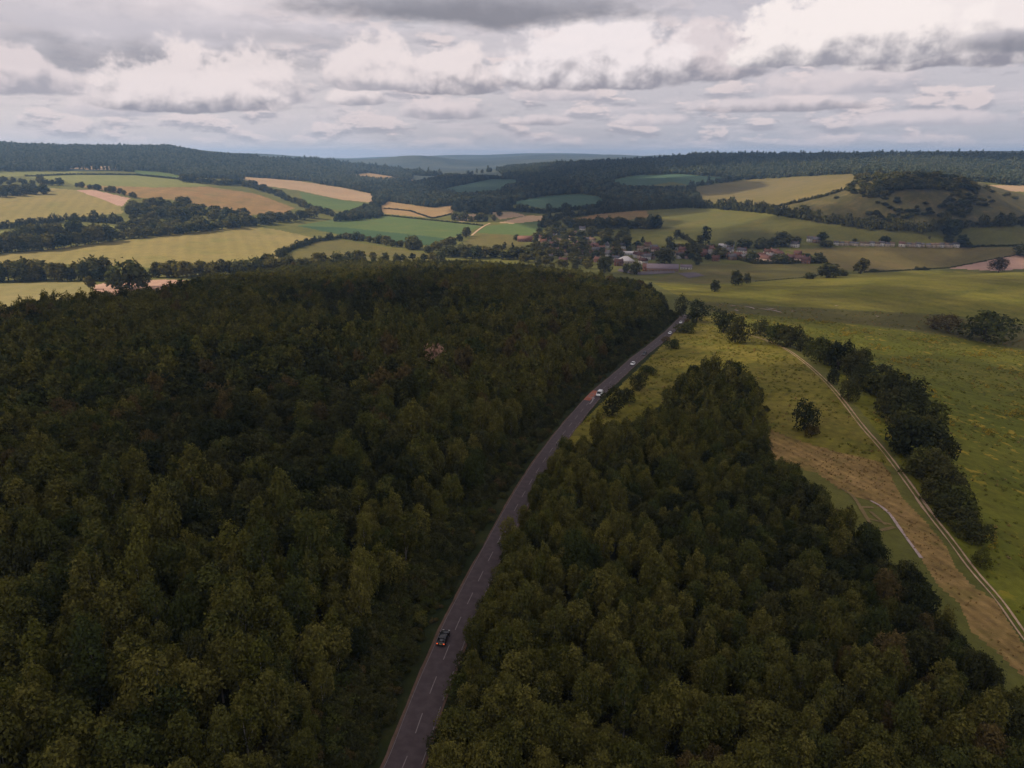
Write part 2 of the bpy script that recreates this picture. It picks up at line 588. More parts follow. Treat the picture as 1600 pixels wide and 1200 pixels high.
# crops and grass
G = {}
G['farhill'] = field_mat('hazed_hill_grass', (.042, .054, .048), (.075, .084, .062), (.028, .038, .036), .0016)  # distance haze put into the colour: its blue is mixed into the tones
G['grass'] = field_mat('rough_grass', (.100, .100, .024), (.125, .118, .030), (.080, .084, .021), .012)
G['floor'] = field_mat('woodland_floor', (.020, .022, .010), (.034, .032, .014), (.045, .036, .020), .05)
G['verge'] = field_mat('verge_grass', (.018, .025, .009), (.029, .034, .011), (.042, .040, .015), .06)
G['gold'] = field_mat('ripening_corn', (.240, .190, .068), (.212, .174, .060), (.180, .164, .052), .006, rows=(0.4, 24), rowamp=.17, fine=.3)
G['gold2'] = field_mat('straw_field', (.29, .185, .085), (.25, .165, .072), (.29, .21, .105), .006, rows=(1.2, 20), rowamp=.14, fine=.2)
G['brown'] = field_mat('dry_pasture', (.250, .150, .060), (.215, .138, .052), (.165, .130, .048), .008, rows=(0.2, 60), rowamp=.18)
G['beige'] = field_mat('beige_stubble', (.36, .245, .145), (.32, .215, .125), (.30, .23, .12), .006, rows=(0.9, 18), rowamp=.10, fine=.15)
G['pink'] = field_mat('pale_ploughland', (.40, .25, .19), (.36, .225, .165), (.42, .28, .20), .01, rows=(0.25, 9), rowamp=.10, fine=.15)
G['straw'] = field_mat('pale_straw_meadow', (.215, .180, .072), (.190, .168, .064), (.24, .195, .085), .008, rows=(0.3, 25), rowamp=.12, fine=.25)
G['yellowgreen'] = field_mat('yellow_green_crop', (.175, .175, .052), (.155, .160, .045), (.20, .185, .065), .006, rows=(0.6, 22), rowamp=.10, fine=.2)
G['green'] = field_mat('green_crop', (.090, .125, .036), (.080, .115, .034), (.115, .130, .040), .008, rows=(1.35, 14), rowamp=.14, fine=.2)
G['darkgreen'] = field_mat('dark_green_crop', (.048, .088, .036), (.044, .078, .034), (.060, .092, .036), .008, rows=(1.35, 14), rowamp=.14, fine=.2)
G['teal'] = field_mat('blue_green_crop', (.060, .100, .062), (.052, .090, .056), (.070, .104, .058), .008, rows=(0.3, 26), rowamp=.18, fine=.15)
G['olive'] = field_mat('olive_pasture', (.120, .104, .030), (.104, .094, .028), (.135, .105, .036), .007, rows=(0.1, 35), rowamp=.08)
G['valley'] = field_mat('valley_pasture', (.150, .118, .042), (.130, .106, .036), (.165, .120, .050), .008, rows=(1.45, 40), rowamp=.14)
G['slope'] = field_mat('slope_pasture', (.104, .098, .028), (.090, .090, .026), (.120, .100, .032), .006, rows=(0.9, 30), rowamp=.10)
G['hill'] = field_mat('hill_pasture', (.150, .118, .046), (.132, .108, .040), (.108, .098, .034), .008, rows=(0.2, 30), rowamp=.14)
G['scrub'] = field_mat('scrub_grass', (.088, .074, .028), (.060, .056, .022), (.120, .092, .038), .02, fine=.6)
G['near'] = field_mat('flowery_meadow', (.112, .118, .013), (.138, .132, .018), (.084, .096, .011), .012, rows=(1.0, 7), rowamp=.22, fine=.5,
                      fleck=((.34, .24, .03), .20, .59, .85))
G['crest'] = field_mat('crest_meadow', (.142, .134, .020), (.170, .148, .028), (.108, .112, .018), .012, rows=(0.5, 22), rowamp=.20, fine=.45)
G['dip'] = field_mat('dull_hollow_grass', (.095, .086, .024), (.108, .094, .028), (.080, .076, .022), .02, fine=.45,
                     fleck=((.42, .33, .22), .10, .68, .8))
G['bank'] = field_mat('bank_grass', (.138, .122, .018), (.175, .144, .028), (.094, .098, .015), .03, rows=(2.5, 5), rowamp=.28, fine=.55)
G['hayfield'] = field_mat('dry_brown_grass', (.215, .142, .048), (.250, .160, .060), (.155, .118, .034), .05, rows=(.35, 3.0), rowamp=.42, fine=.6)
# ------------------------------------------------------------------ mesh helpers
def tag(o, label=None, cat=None, group=None, kind=None):
    if label: o['label'] = label
    if cat: o['category'] = cat
    if group: o['group'] = group
    if kind: o['kind'] = kind
    return o


def mesh_from(name, V, F, mats=(), fm=None, smooth=False):
    """V (n,3); F (m,k) all with the same corner count, or a list of such arrays"""
    me = bpy.data.meshes.new(name)
    if isinstance(F, np.ndarray) or not hasattr(F[0], 'ndim'):
        F = [np.asarray(F)]
    F = [np.asarray(f, np.int32) for f in F if len(f)]
    V = np.asarray(V, np.float32)
    me.vertices.add(len(V))
    me.vertices.foreach_set('co', V.ravel())
    nl = sum(f.size for f in F)
    nf = sum(len(f) for f in F)
    me.loops.add(nl)
    me.loops.foreach_set('vertex_index', np.concatenate([f.ravel() for f in F]))
    me.polygons.add(nf)
    sizes = np.concatenate([np.full(len(f), f.shape[1], np.int32) for f in F])
    st = np.concatenate([[0], np.cumsum(sizes)[:-1]]).astype(np.int32)
    me.polygons.foreach_set('loop_start', st)
    for m in mats:
        me.materials.append(m)
    if fm is not None:
        me.polygons.foreach_set('material_index', np.asarray(fm, np.int32))
    if smooth:
        me.polygons.foreach_set('use_smooth', np.ones(nf, bool))
    me.update(calc_edges=True)
    return me


def link(name, me, parent=None, loc=None, rot=None, scale=None):
    o = bpy.data.objects.new(name, me)
    COL.objects.link(o)
    if parent is not None:
        o.parent = parent
    if loc is not None: o.location = loc
    if rot is not None: o.rotation_euler = rot
    if scale is not None: o.scale = scale
    return o


# ------------------------------------------------------------------ routes
ROAD_PX = [(520, 1420), (585, 1290), (631, 1200), (655, 1130), (675, 1075), (697, 1022), (715, 975), (733, 940), (749, 905), (782, 840), (812, 783), (840, 735), (868, 694),
           (888, 668), (905, 647), (930, 618), (965, 588), (1000, 556), (1020, 541), (1041, 524), (1056, 510), (1064, 501), (1072, 492)]
ROAD = smooth_line([at(*p) for p in ROAD_PX], 1.5)
TRACK_PX = [(1150, 517), (1176, 525), (1223, 542), (1256, 565), (1284, 590), (1314, 623), (1347, 667), (1377, 700), (1402, 733), (1424, 763), (1452, 803), (1487, 847), (1520, 893),
            (1560, 937), (1590, 980), (1608, 1005), (1680, 1110), (1760, 1230), (1900, 1480)]
TRACK = smooth_line([at(*p) for p in TRACK_PX], 1.5)

# ------------------------------------------------------------------ the ground, split into fields
FIELDS = [
    # name, material, outline in the photograph
    ('distant_hills', 'farhill', [(330, 246), (560, 250), (700, 246), (900, 243), (1010, 244), (1060, 248), (960, 254), (800, 262), (760, 270), (700, 275), (640, 270), (500, 254)]),
    ('cornfield', 'gold', [(-90, 400), (0, 397), (60, 392), (140, 382), (213, 373), (300, 363), (393, 354), (433, 359), (493, 372), (447, 392), (433, 405), (367, 413), (267, 419), (167, 415), (67, 412), (0, 416), (-90, 420)]),
    ('cornfield', 'yellowgreen', [(-90, 366), (0, 362), (53, 355), (160, 353), (233, 354), (173, 362), (110, 365), (0, 370), (-90, 374)]),
    ('cornfield', 'gold', [(-90, 306), (0, 303), (77, 294), (120, 297), (187, 322), (193, 333), (110, 340), (40, 346), (0, 350), (-90, 356)]),
    ('ploughed_strip', 'pink', [(118, 297), (147, 297), (203, 310), (190, 323)]),
    ('pasture', 'yellowgreen', [(40, 277), (100, 273), (213, 274), (283, 281), (327, 291), (240, 293), (187, 291), (115, 289), (100, 282)]),
    ('dry_pasture', 'brown', [(120, 290), (180, 291), (240, 293), (327, 292), (400, 303), (460, 325), (447, 333), (390, 336), (333, 325), (267, 312), (218, 309)]),
    ('pale_field', 'yellowgreen', [(-90, 271), (0, 268), (120, 268), (140, 271), (40, 275), (-90, 280)]),
    ('stubble_field', 'beige', [(103, 264), (147, 259), (187, 261), (180, 266)]),
    ('pasture', 'green', [(208, 266), (260, 270), (282, 275), (273, 279), (213, 273)]),
    ('stubble_field', 'beige', [(370, 276), (420, 279), (467, 283), (533, 293), (582, 303), (583, 317), (533, 312), (467, 298), (400, 288)]),
    ('green_field', 'green', [(467, 299), (533, 313), (577, 319), (550, 331), (510, 327), (477, 319)]),
    ('green_field', 'green', [(463, 353), (533, 341), (600, 337), (755, 353), (703, 373), (533, 355)]),
    ('dark_green_field', 'darkgreen', [(463, 353), (533, 355), (703, 373), (697, 385), (620, 381), (533, 367)]),
    ('pasture', 'olive', [(440, 403), (493, 378), (533, 375), (690, 400), (690, 410), (600, 409), (533, 412), (467, 417)]),
    ('stubble_field', 'gold2', [(593, 324), (606, 315), (676, 325), (708, 321), (708, 334), (676, 341), (600, 334)]),
    ('stubble_field', 'beige', [(763, 332), (800, 331), (822, 337), (782, 343)]),
    ('stubble_field', 'beige', [(705, 338), (740, 334), (760, 341), (720, 347)]),
    ('stubble_field', 'beige', [(778, 348), (823, 337), (855, 337), (855, 344), (800, 350)]),
    ('green_field', 'green', [(744, 364), (760, 353), (855, 345), (847, 358), (826, 368)]),
    ('pasture', 'olive', [(722, 381), (742, 366), (826, 368), (818, 385), (786, 392), (733, 392)]),
    ('blue_green_field', 'teal', [(690, 296), (766, 280), (822, 281), (792, 288), (782, 298), (722, 303)]),
    ('blue_green_field', 'teal', [(794, 317), (850, 307), (906, 303), (933, 307), (948, 316), (930, 320), (886, 329), (850, 326)]),
    ('stubble_field', 'beige', [(850, 296), (886, 290), (945, 287), (920, 293), (866, 298)]),
    ('stubble_field', 'gold2', [(533, 275), (576, 270), (650, 282), (590, 284)]),
    ('blue_green_field', 'teal', [(950, 283), (993, 274), (1066, 272), (1145, 279), (1120, 286), (1085, 291), (1050, 284), (1010, 291), (970, 289)]),
    ('stubble_field', 'beige', [(948, 322), (1000, 317), (1045, 316), (1005, 322)]),
    ('dry_pasture', 'brown', [(884, 344), (950, 332), (1010, 329), (1014, 339), (966, 346)]),
    ('pasture', 'slope', [(985, 361), (975, 348), (1013, 339), (1013, 332), (1066, 327), (1166, 332), (1233, 342), (1300, 352), (1356, 357), (1469, 357), (1485, 368), (1436, 376), (1300, 374), (1233, 369), (1180, 378), (1126, 379), (1086, 360), (1020, 362)]),
    ('pasture', 'slope', [(1498, 361), (1600, 351), (1690, 350), (1690, 384), (1600, 384), (1530, 385), (1503, 369)]),
    ('pasture', 'valley', [(1226, 391), (1300, 387), (1600, 386), (1690, 384), (1690, 397), (1588, 399), (1486, 417), (1433, 421), (1350, 425), (1286, 418), (1280, 400)]),
    ('pasture', 'olive', [(1040, 432), (1094, 413), (1256, 412), (1286, 418), (1300, 428), (1256, 434), (1176, 440), (1100, 444), (1020, 440)]),
    ('ploughed_field', 'pink', [(1484, 419), (1588, 399), (1690, 396), (1690, 419), (1600, 420), (1560, 424)]),
    ('pasture', 'hill', [(1082, 293), (1166, 281), (1333, 272), (1340, 279), (1324, 296), (1233, 321), (1200, 326), (1100, 316)]),
    ('scrub_hillside', 'scrub', [(1200, 327), (1233, 321), (1324, 296), (1340, 270), (1400, 265), (1450, 265), (1500, 279), (1545, 288), (1600, 305), (1690, 305), (1690, 348), (1600, 349), (1490, 357), (1350, 358), (1290, 350), (1230, 340)]),
    ('stubble_field', 'beige', [(1543, 289), (1600, 290), (1690, 290), (1690, 302), (1580, 299)]),
    ('meadow', 'straw', [(-90, 443), (137, 441), (147, 450), (150, 470), (60, 484), (-90, 484)]),
    ('ploughed_field', 'pink', [(147, 446), (172, 440), (260, 437), (330, 439), (330, 455), (172, 466), (146, 462)]),
    ('crest_meadow', 'crest', [(1020, 442), (1100, 446), (1176, 441), (1256, 435), (1350, 427), (1433, 423), (1560, 426), (1690, 421), (1690, 512), (1600, 508), (1480, 492), (1250, 480), (1140, 473), (1075, 470)]),
    ('hollow', 'dip', [(1075, 471), (1140, 474), (1250, 481), (1480, 493), (1600, 509), (1690, 513), (1690, 566), (1600, 546), (1480, 524), (1350, 508), (1240, 496), (1150, 489), (1100, 486)]),
    ('meadow', 'near', [(1110, 489), (1150, 490), (1240, 497), (1350, 509), (1480, 525), (1600, 547), (1690, 567), (1760, 700), (1800, 1000), (1800, 1300), (1700, 1140), (1608, 1008), (1560, 936), (1520, 890), (1460, 805), (1410, 730), (1360, 660), (1320, 615), (1290, 575), (1240, 538), (1190, 515)]),
    ('grass_bank', 'bank', [(1064, 505), (1100, 492), (1190, 517), (1223, 542), (1256, 565), (1284, 590), (1314, 623), (1347, 667), (1377, 700), (1400, 735), (1377, 723), (1313, 708), (1243, 687), (1190, 665), (1100, 720), (900, 700), (880, 690), (930, 640), (985, 588), (1040, 535)]),
    ('hayfield', 'hayfield', [(1150, 672), (1197, 668), (1243, 687), (1313, 708), (1377, 723), (1390, 740), (1410, 780), (1443, 812), (1477, 853), (1493, 887), (1517, 913), (1556, 940), (1584, 985), (1606, 1020), (1690, 1150), (1860, 1480), (1780, 1480), (1690, 1230), (1600, 1060), (1570, 1030), (1517, 987), (1500, 943), (1467, 917), (1437, 870), (1403, 823), (1390, 803), (1360, 783), (1333, 775), (1310, 763), (1277, 740), (1213, 720)]),
]

# canopy outlines of the two near woods
WOOD_LEFT = poly([(-260, 510), (-120, 492), (0, 476), (70, 462), (130, 466), (180, 452), (240, 450), (330, 432), (430, 417), (560, 408), (640, 408), (720, 405), (800, 413), (900, 424),
                  (1000, 438), (1040, 458), (1062, 480)], 14)
WOOD_LEFT = np.concatenate([WOOD_LEFT[:-14 if len(WOOD_LEFT) > 400 else None], [at(1064, 501)], ROAD[ROAD[:, 1] < at(1064, 501)[1]][::-1][::8], [(-60, 8), (-220, 30)]])


def wood_left_outline():
    top = line([(-260, 510), (-120, 492), (0, 476), (70, 462), (130, 466), (180, 452), (240, 450), (330, 432), (430, 417), (560, 408), (640, 408), (720, 405), (800, 413), (900, 424),
                (1000, 438), (1040, 458), (1060, 484)], 14, 10)
    end = at(1064, 501)
    rd = ROAD[ROAD[:, 1] < end[1]][::-1][::8]
    return np.concatenate([top, rd, [(-70, 10), (-260, 60)]])


WOOD_LEFT = wood_left_outline()
WOOD_RIGHT = poly([(1060, 592), (1085, 572), (1140, 568), (1178, 588), (1185, 640), (1194, 690), (1244, 718), (1292, 768), (1342, 830), (1415, 872), (1474, 938), (1534, 1008), (1592, 1085),
                   (1670, 1290), (1500, 1420), (600, 1420), (690, 1200), (715, 1060), (745, 960), (775, 850), (830, 735), (885, 690), (960, 660), (1030, 650)], 8)

NA, NR = 1300, 1000


def build_ground():
    A = np.linspace(-1.30, 1.30, NA)
    L = np.linspace(math.log(9.0), math.log(12500.0), NR)
    aa, ll = np.meshgrid(A, L, indexing='ij')
    x, y = np.exp(ll) * np.sin(aa), np.exp(ll) * np.cos(aa)
    z = height(x, y)
    V = np.stack([x.ravel(), y.ravel(), z.ravel()], 1)
    i = np.arange(NA - 1)[:, None]
    j = np.arange(NR - 1)[None, :]
    q = (i * NR + j)
    F = np.stack([q, q + NR, q + NR + 1, q + 1], -1).reshape(-1, 4)
    c = V[F].mean(1)
    lab = np.zeros(len(F), np.int32)
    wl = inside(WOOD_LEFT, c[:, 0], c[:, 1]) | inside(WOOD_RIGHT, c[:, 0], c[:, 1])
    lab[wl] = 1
    for k, (nm, mt, px) in enumerate(FIELDS):
        pg = poly(px)
        m = inside(pg, c[:, 0], c[:, 1])
        if nm in ('grass_bank',):
            m &= ~inside(WOOD_RIGHT, c[:, 0], c[:, 1])
        lab[m] = k + 3
    lab[(lab == 0) & (np.hypot(c[:, 0], c[:, 1]) > 2950)] = 3
    near = np.hypot(c[:, 0], c[:, 1]) < 620
    d = np.full(len(c), 99.0)
    d[near] = np.abs(line_dist(ROAD[::4], c[near, 0], c[near, 1]))
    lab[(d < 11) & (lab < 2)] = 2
    names = [('ground', 'grass'), ('woodland_floor', 'floor'), ('road_verge', 'verge')] + [(f[0], f[1]) for f in FIELDS]
    for k, (nm, mt) in enumerate(names):
        f = F[lab == k]
        if not len(f):
            print('EMPTY FIELD', k, nm)
            continue
        u, inv = np.unique(f, return_inverse=True)
        me = mesh_from(nm, V[u], inv.reshape(-1, 4), [G[mt]], smooth=True)
        tag(link(nm, me), kind='structure')


build_ground()


def ribbon(P, offs, lift, name, mats, fm=None, s0=None, s1=None, wob=None):
    """a strip along a route: offs are sideways offsets (right positive) of its long edges"""
    T = np.gradient(P, axis=0)
    T /= np.hypot(T[:, 0], T[:, 1])[:, None]
    N = np.stack([T[:, 1], -T[:, 0]], 1)
    rows = []
    for k, o in enumerate(offs):
        oo = o if wob is None else o + wob[k]
        q = P + N * (np.asarray(oo)[:, None] if np.ndim(oo) else oo)
        rows.append(np.stack([q[:, 0], q[:, 1], height(q[:, 0], q[:, 1]) + lift], 1))
    V = np.concatenate(rows)
    n = len(P)
    F, FM = [], []
    for k in range(len(offs) - 1):
        i = np.arange(n - 1)
        F.append(np.stack([k * n + i, (k + 1) * n + i, (k + 1) * n + i + 1, k * n + i + 1], 1))
        FM += [0 if fm is None else fm[k]] * (n - 1)
    return mesh_from(name, V, np.concatenate(F), mats, FM, smooth=True)


def road_frame(s):
    """point, unit tangent, unit right normal at distance s along the road"""
    i = min(max(int(s / 1.5), 0), len(ROAD) - 2)
    p = ROAD[i] + (ROAD[i + 1] - ROAD[i]) * (s / 1.5 - i)
    t = ROAD[min(i + 3, len(ROAD) - 1)] - ROAD[max(i - 3, 0)]
    t = t / np.hypot(*t)
    return p, t, np.array([t[1], -t[0]])


def build_road():
    m, nt, b = new_mat('asphalt')
    P = ground_pos(nt)
    x, y, z = sep(P)
    col = mixc(step(noise(vec(x, y), .6, 5), .35, .7), (.060, .044, .045), (.080, .060, .061))
    col = mixc(step(noise(vec(x, y), 6, 4), .5, .7) * .5, col, (.055, .048, .052))
    nt.links.new(col.s, b.inputs['Base Color'])
    b.inputs['Roughness'].default_value = .8
    dirt = field_mat('roadside_dirt', (.13, .082, .062), (.105, .068, .050), (.075, .056, .038), .3)
    asphalt = m
    rng = np.random.default_rng(5)
    n = len(ROAD)
    w = np.convolve(rng.normal(0, 1, n + 10), np.ones(6) / 6, 'same')[:n] * .25
    z0 = np.zeros(n)
    me = ribbon(ROAD, [-3.15, -2.8, 0, 2.8, 3.1], .09, 'road', [asphalt, dirt], [1, 0, 0, 1], wob=[w, z0, z0, z0, -w])
    road = tag(link('road', me), kind='structure')
    white = plain('road_paint', (.18, .155, .15), .7, .2, var=.35, scale=2)
    V, F = [], []

    def dash(s0, s1, off, wd):
        k = max(1, int((s1 - s0) / 1.5))
        for t in range(k + 1):
            p, tt, nn = road_frame(s0 + (s1 - s0) * t / k)
            for o in (off - wd / 2, off + wd / 2):
                q = p + nn * o
                V.append((q[0], q[1], float(height(*q)) + .13))
            if t:
                a = len(V) - 4
                F.append((a, a + 1, a + 3, a + 2))
    Lr = n * 1.5
    s = 2.0
    while s < Lr - 8:
        dash(s, s + 4.4, 0, .15)
        s += 9.0
    s = 1.0
    while s < Lr - 6:
        dash(s, s + 3.0, 2.58, .11)
        s += 4.5
    dash(0, Lr - 8, -2.64, .07)
    tag(link('road_markings', mesh_from('road_markings', V, F, [white])), kind='structure')
    return Lr


ROAD_LEN = build_road()


def road_s(px, py):
    x, y = at(px, py)
    return 1.5 * int(np.argmin(np.hypot(ROAD[:, 0] - x, ROAD[:, 1] - y)))


def build_road_patch():
    red = field_mat('red_surfacing', (.34, .12, .075), (.28, .10, .065), (.38, .16, .11), .4)
    white = bpy.data.materials['road_paint']
    s0, s1 = road_s(923, 626), road_s(933, 612)
    seg = [road_frame(s) for s in np.linspace(s0, s1, 12)]
    V, F = [], []
    for k, (p, t, n) in enumerate(seg):
        for o in (-3.0, -.25):
            q = p + n * o
            V.append((q[0], q[1], float(height(*q)) + .115))
        if k:
            a = 2 * k - 2
            F.append((a, a + 1, a + 3, a + 2))
    tag(link('red_road_patch', mesh_from('red_road_patch', V, F, [red])), kind='structure')
    # white ring painted on the red patch
    p, t, n = road_frame((s0 + s1) / 2)
    V, F = [], []
    N = 28
    for k in range(N):
        a = 2 * math.pi * k / N
        for rr in (.72, 1.0):
            q = p + n * (-1.6 + .95 * rr * math.cos(a)) + t * (3.1 * rr * math.sin(a))
            V.append((q[0], q[1], float(height(*q)) + .14))
        b_ = 2 * k
        c_ = 2 * ((k + 1) % N)
        F.append((b_, b_ + 1, c_ + 1, c_))
    tag(link('road_roundel', mesh_from('road_roundel', V, F, [white])), kind='structure')
    # the bent white lane arrow just before it
    sa = road_s(921, 633)
    V, F = [], []
    path = [(0, .35), (2.5, .38), (5, .25), (7, -.10), (8.2, -.45)]
    wd = [.22, .24, .26, .30, .34]
    for k, ((ds, o), w) in enumerate(zip(path, wd)):
        p, t, n = road_frame(sa + ds)
        for e in (-w, w):
            q = p + n * (o + .45 + e)
            V.append((q[0], q[1], float(height(*q)) + .14))
        if k:
            a = 2 * k - 2
            F.append((a, a + 1, a + 3, a + 2))
    T = []
    for ds, o in ((7.2, .75), (8.4, -1.1), (10.6, -.5)):
        p, t, n = road_frame(sa + ds)
        q = p + n * (o + .35)
        T.append(len(V))
        V.append((q[0], q[1], float(height(*q)) + .146))
    tag(link('road_arrow', mesh_from('road_arrow', V, [np.array(F), np.array([T])], [white])), kind='structure')


build_road_patch()


def build_tracks():
    chalk = field_mat('chalk_track', (.46, .32, .21), (.40, .275, .18), (.28, .20, .12), .4)
    n = len(TRACK)
    rng = np.random.default_rng(9)
    w = np.convolve(rng.normal(0, 1, n + 10), np.ones(5) / 5, 'same')[:n] * .18
    for side, width in ((-.78, .62), (.78, .46)):
        me = ribbon(TRACK, [side - width / 2, side + width / 2], .12, 'farm_track', [chalk], wob=[w, -w])
        tag(link('farm_track', me), kind='structure')
    paths = [([(1360, 783), (1375, 791), (1390, 803), (1403, 823), (1420, 847), (1440, 874)], 'pale'), ([(1315, 764), (1333, 775), (1350, 803), (1375, 845)], 'dull'),
             ([(1343, 793), (1368, 794)], 'dull'), ([(1352, 810), (1398, 822)], 'dull'), ([(1360, 800), (1385, 822)], 'dull'), ([(1356, 835), (1400, 824)], 'dull')]
    pale = field_mat('white_chalk_path', (.44, .34, .31), (.36, .28, .25), (.24, .19, .14), .5)
    dull = field_mat('worn_path', (.20, .145, .065), (.18, .13, .06), (.15, .12, .05), .5)
    for pts, kind in paths:
        P = smooth_line([at(*p) for p in pts], .8)
        k = len(P)
        w = np.convolve(rng.normal(0, 1, k + 10), np.ones(5) / 5, 'same')[:k] * .15
        hw = .38 if kind == 'pale' else .5
        tag(link('footpath', ribbon(P, [-hw, hw], .14, 'footpath', [pale if kind == 'pale' else dull], wob=[w, -w])), kind='structure')
    # farm lane between the fields left of the village
    P = smooth_line([at(*p) for p in [(737, 368), (745, 361), (756, 353), (766, 349)]], 4)
    tag(link('farm_lane', ribbon(P, [-2.2, 2.2], .3, 'farm_lane', [chalk])), kind='structure')
    # chalk scrapes in the hollow
    for pts in ([(1163, 479), (1172, 480), (1180, 483)], [(1140, 478), (1152, 478)], [(1186, 482), (1200, 484), (1212, 486), (1224, 489)], [(1196, 481), (1216, 484)], [(1148, 484), (1154, 486)],
                [(1304, 478), (1310, 478)], [(1236, 486), (1244, 487)], [(1368, 494), (1374, 495)], [(1564, 521), (1580, 523)], [(1535, 532), (1546, 534)]):
        P = smooth_line([at(*p) for p in pts], 1.5)
        k = len(P)
        w = np.convolve(rng.normal(0, 1, k + 10), np.ones(4) / 4, 'same')[:k] * .7
        hw = 1.3 * np.sin(np.linspace(.25, math.pi - .25, k))
        tag(link('chalk_scrape', ribbon(P, [0, 0], .16, 'chalk_scrape', [pale], wob=[-hw + w * .6, hw + w * .6])), kind='structure')


build_tracks()
# ------------------------------------------------------------------ trees and bushes
def crown_data(seed, H, RX, base, nl, nleaf, ls, taper=1.0, lobe=(.22, .50), lean=.12):
    """leaf faces spread over a heap of uneven lobes that fill the crown"""
    rng = np.random.default_rng(seed)
    C, Rr, SZ = [], [], []
    ch = H - base
    la = rng.uniform(0, 6.28)
    for i in range(nl):
        t = (i + .5) / nl
        h = base + ch * (.12 + .78 * t) + rng.normal(0, .03) * ch
        prof = math.sin(math.pi * min(1, .20 + .72 * t)) ** .8 if taper <= 1 else (1 - t) ** .8 * 1.05 + .08
        a = i * 2.399 + rng.uniform(-.9, .9)
        rad = RX * prof * rng.uniform(.25, .86)
        C.append((rad * math.cos(a) + math.cos(la) * lean * RX * t, rad * math.sin(a) + math.sin(la) * lean * RX * t, h))
        Rr.append(RX * rng.uniform(*lobe) * (.65 + .5 * prof) * (.75 if taper > 1 else 1))
        SZ.append(rng.uniform(.85, 1.55))
    C = np.array(C)
    Rr = np.array(Rr)
    SZ = np.array(SZ)
    m = nleaf * 3
    k = rng.choice(nl, m, p=Rr ** 2 / (Rr ** 2).sum())
    d = rng.normal(0, 1, (m, 3))
    d[:, 2] += .40
    d /= np.linalg.norm(d, axis=1)[:, None]
    ph = rng.uniform(0, 6.28, (nl, 3))
    bump = 1 + .22 * np.sin(d[:, 0] * 6 + ph[k, 0]) * np.sin(d[:, 1] * 6 + ph[k, 1]) + .14 * np.sin(d[:, 2] * 9 + ph[k, 2]) * np.sin(d[:, 0] * 11 + ph[k, 1])
    rad = np.where(rng.random(m) < .14, rng.uniform(1.0, 1.38, m), rng.uniform(.66, 1.08, m))
    p = C[k] + d * (Rr[k] * rad * bump)[:, None] * np.stack([np.ones(m), np.ones(m), SZ[k]], 1)
    dist = np.linalg.norm((p[:, None, :] - C[None]) / np.stack([np.ones(nl), np.ones(nl), SZ], 1)[None], axis=2) / Rr[None]
    dist[np.arange(m), k] = 9
    ok = (dist.min(1) > .66) & (p[:, 2] > base * .7)
    p, d = p[ok][:nleaf], d[ok][:nleaf]
    n = len(p)
    nn = d + rng.normal(0, .65, (n, 3))
    nn[:, 2] += .30
    nn /= np.linalg.norm(nn, axis=1)[:, None]
    t = rng.normal(0, 1, (n, 3))
    t[:, 2] -= .5
    t -= (t * nn).sum(1)[:, None] * nn
    t /= np.linalg.norm(t, axis=1)[:, None]
    b = np.cross(nn, t)
    s = ls * rng.uniform(.45, 1.45, n)[:, None]
    w = rng.uniform(.45, .95, n)[:, None]
    V = np.stack([p - t * s * .5, p + b * s * w * .42 - nn * s * .12, p + t * s * .6, p - b * s * w * .42 - nn * s * .12], 1)
    return V.reshape(-1, 3), np.arange(4 * n).reshape(-1, 4), C, Rr


def tube_data(P, Rd, k=6):
    P = np.asarray(P, float)
    V, F = [], []
    for i, (p, r) in enumerate(zip(P, Rd)):
        t = P[min(i + 1, len(P) - 1)] - P[max(i - 1, 0)]
        t = t / np.linalg.norm(t)
        u = np.cross(t, (0.0, 1.0, 0.13))
        u /= np.linalg.norm(u)
        v = np.cross(t, u)
        for j in range(k):
            a = 2 * math.pi * j / k
            V.append(p + r * (u * math.cos(a) + v * math.sin(a)))
    for i in range(len(P) - 1):
        for j in range(k):
            F.append((i * k + j, i * k + (j + 1) % k, (i + 1) * k + (j + 1) % k, (i + 1) * k + j))
    return np.array(V), np.array(F)


def join(parts):
    V, F, o = [], [], 0
    for v, f in parts:
        V.append(v)
        F.append(np.asarray(f) + o)
        o += len(v)
    return np.concatenate(V), np.concatenate(F)


def trunk_data(seed, H, base, r0, C, Rr, limbs=5):
    rng = np.random.default_rng(seed + 77)
    top = base + (H - base) * .72
    bend = rng.normal(0, .25, 2)
    P = [(0, 0, -.4), (bend[0] * .2, bend[1] * .2, base * .6), (bend[0] * .6, bend[1] * .6, base + (top - base) * .4), (bend[0], bend[1], top)]
    parts = [tube_data(P, [r0 * 1.25, r0 * .9, r0 * .6, r0 * .18])]
    for i in np.argsort(-Rr)[:limbs]:
        z0 = base * rng.uniform(.75, 1.15) + (top - base) * .12
        c = C[i]
        parts.append(tube_data([(bend[0] * .4, bend[1] * .4, z0), (c[0] * .55, c[1] * .55, z0 + (c[2] - z0) * .55), tuple(c)], [r0 * .45, r0 * .28, r0 * .1], 5))
    return join(parts)


M['leaf_tuft'] = leaf_mat('grass_blades', (.130, .138, .020), (.165, .158, .026), (.215, .185, .040), 0.6, .45)
M['leaf_tuft_dry'] = leaf_mat('dry_grass_blades', (.30, .20, .075), (.35, .235, .095), (.40, .275, .115), 0.6, .45)
M['leaf_flower'] = leaf_mat('yellow_flowers', (.260, .190, .022), (.330, .240, .028), (.38, .28, .04), 0.6, .2)
PROTO = {}


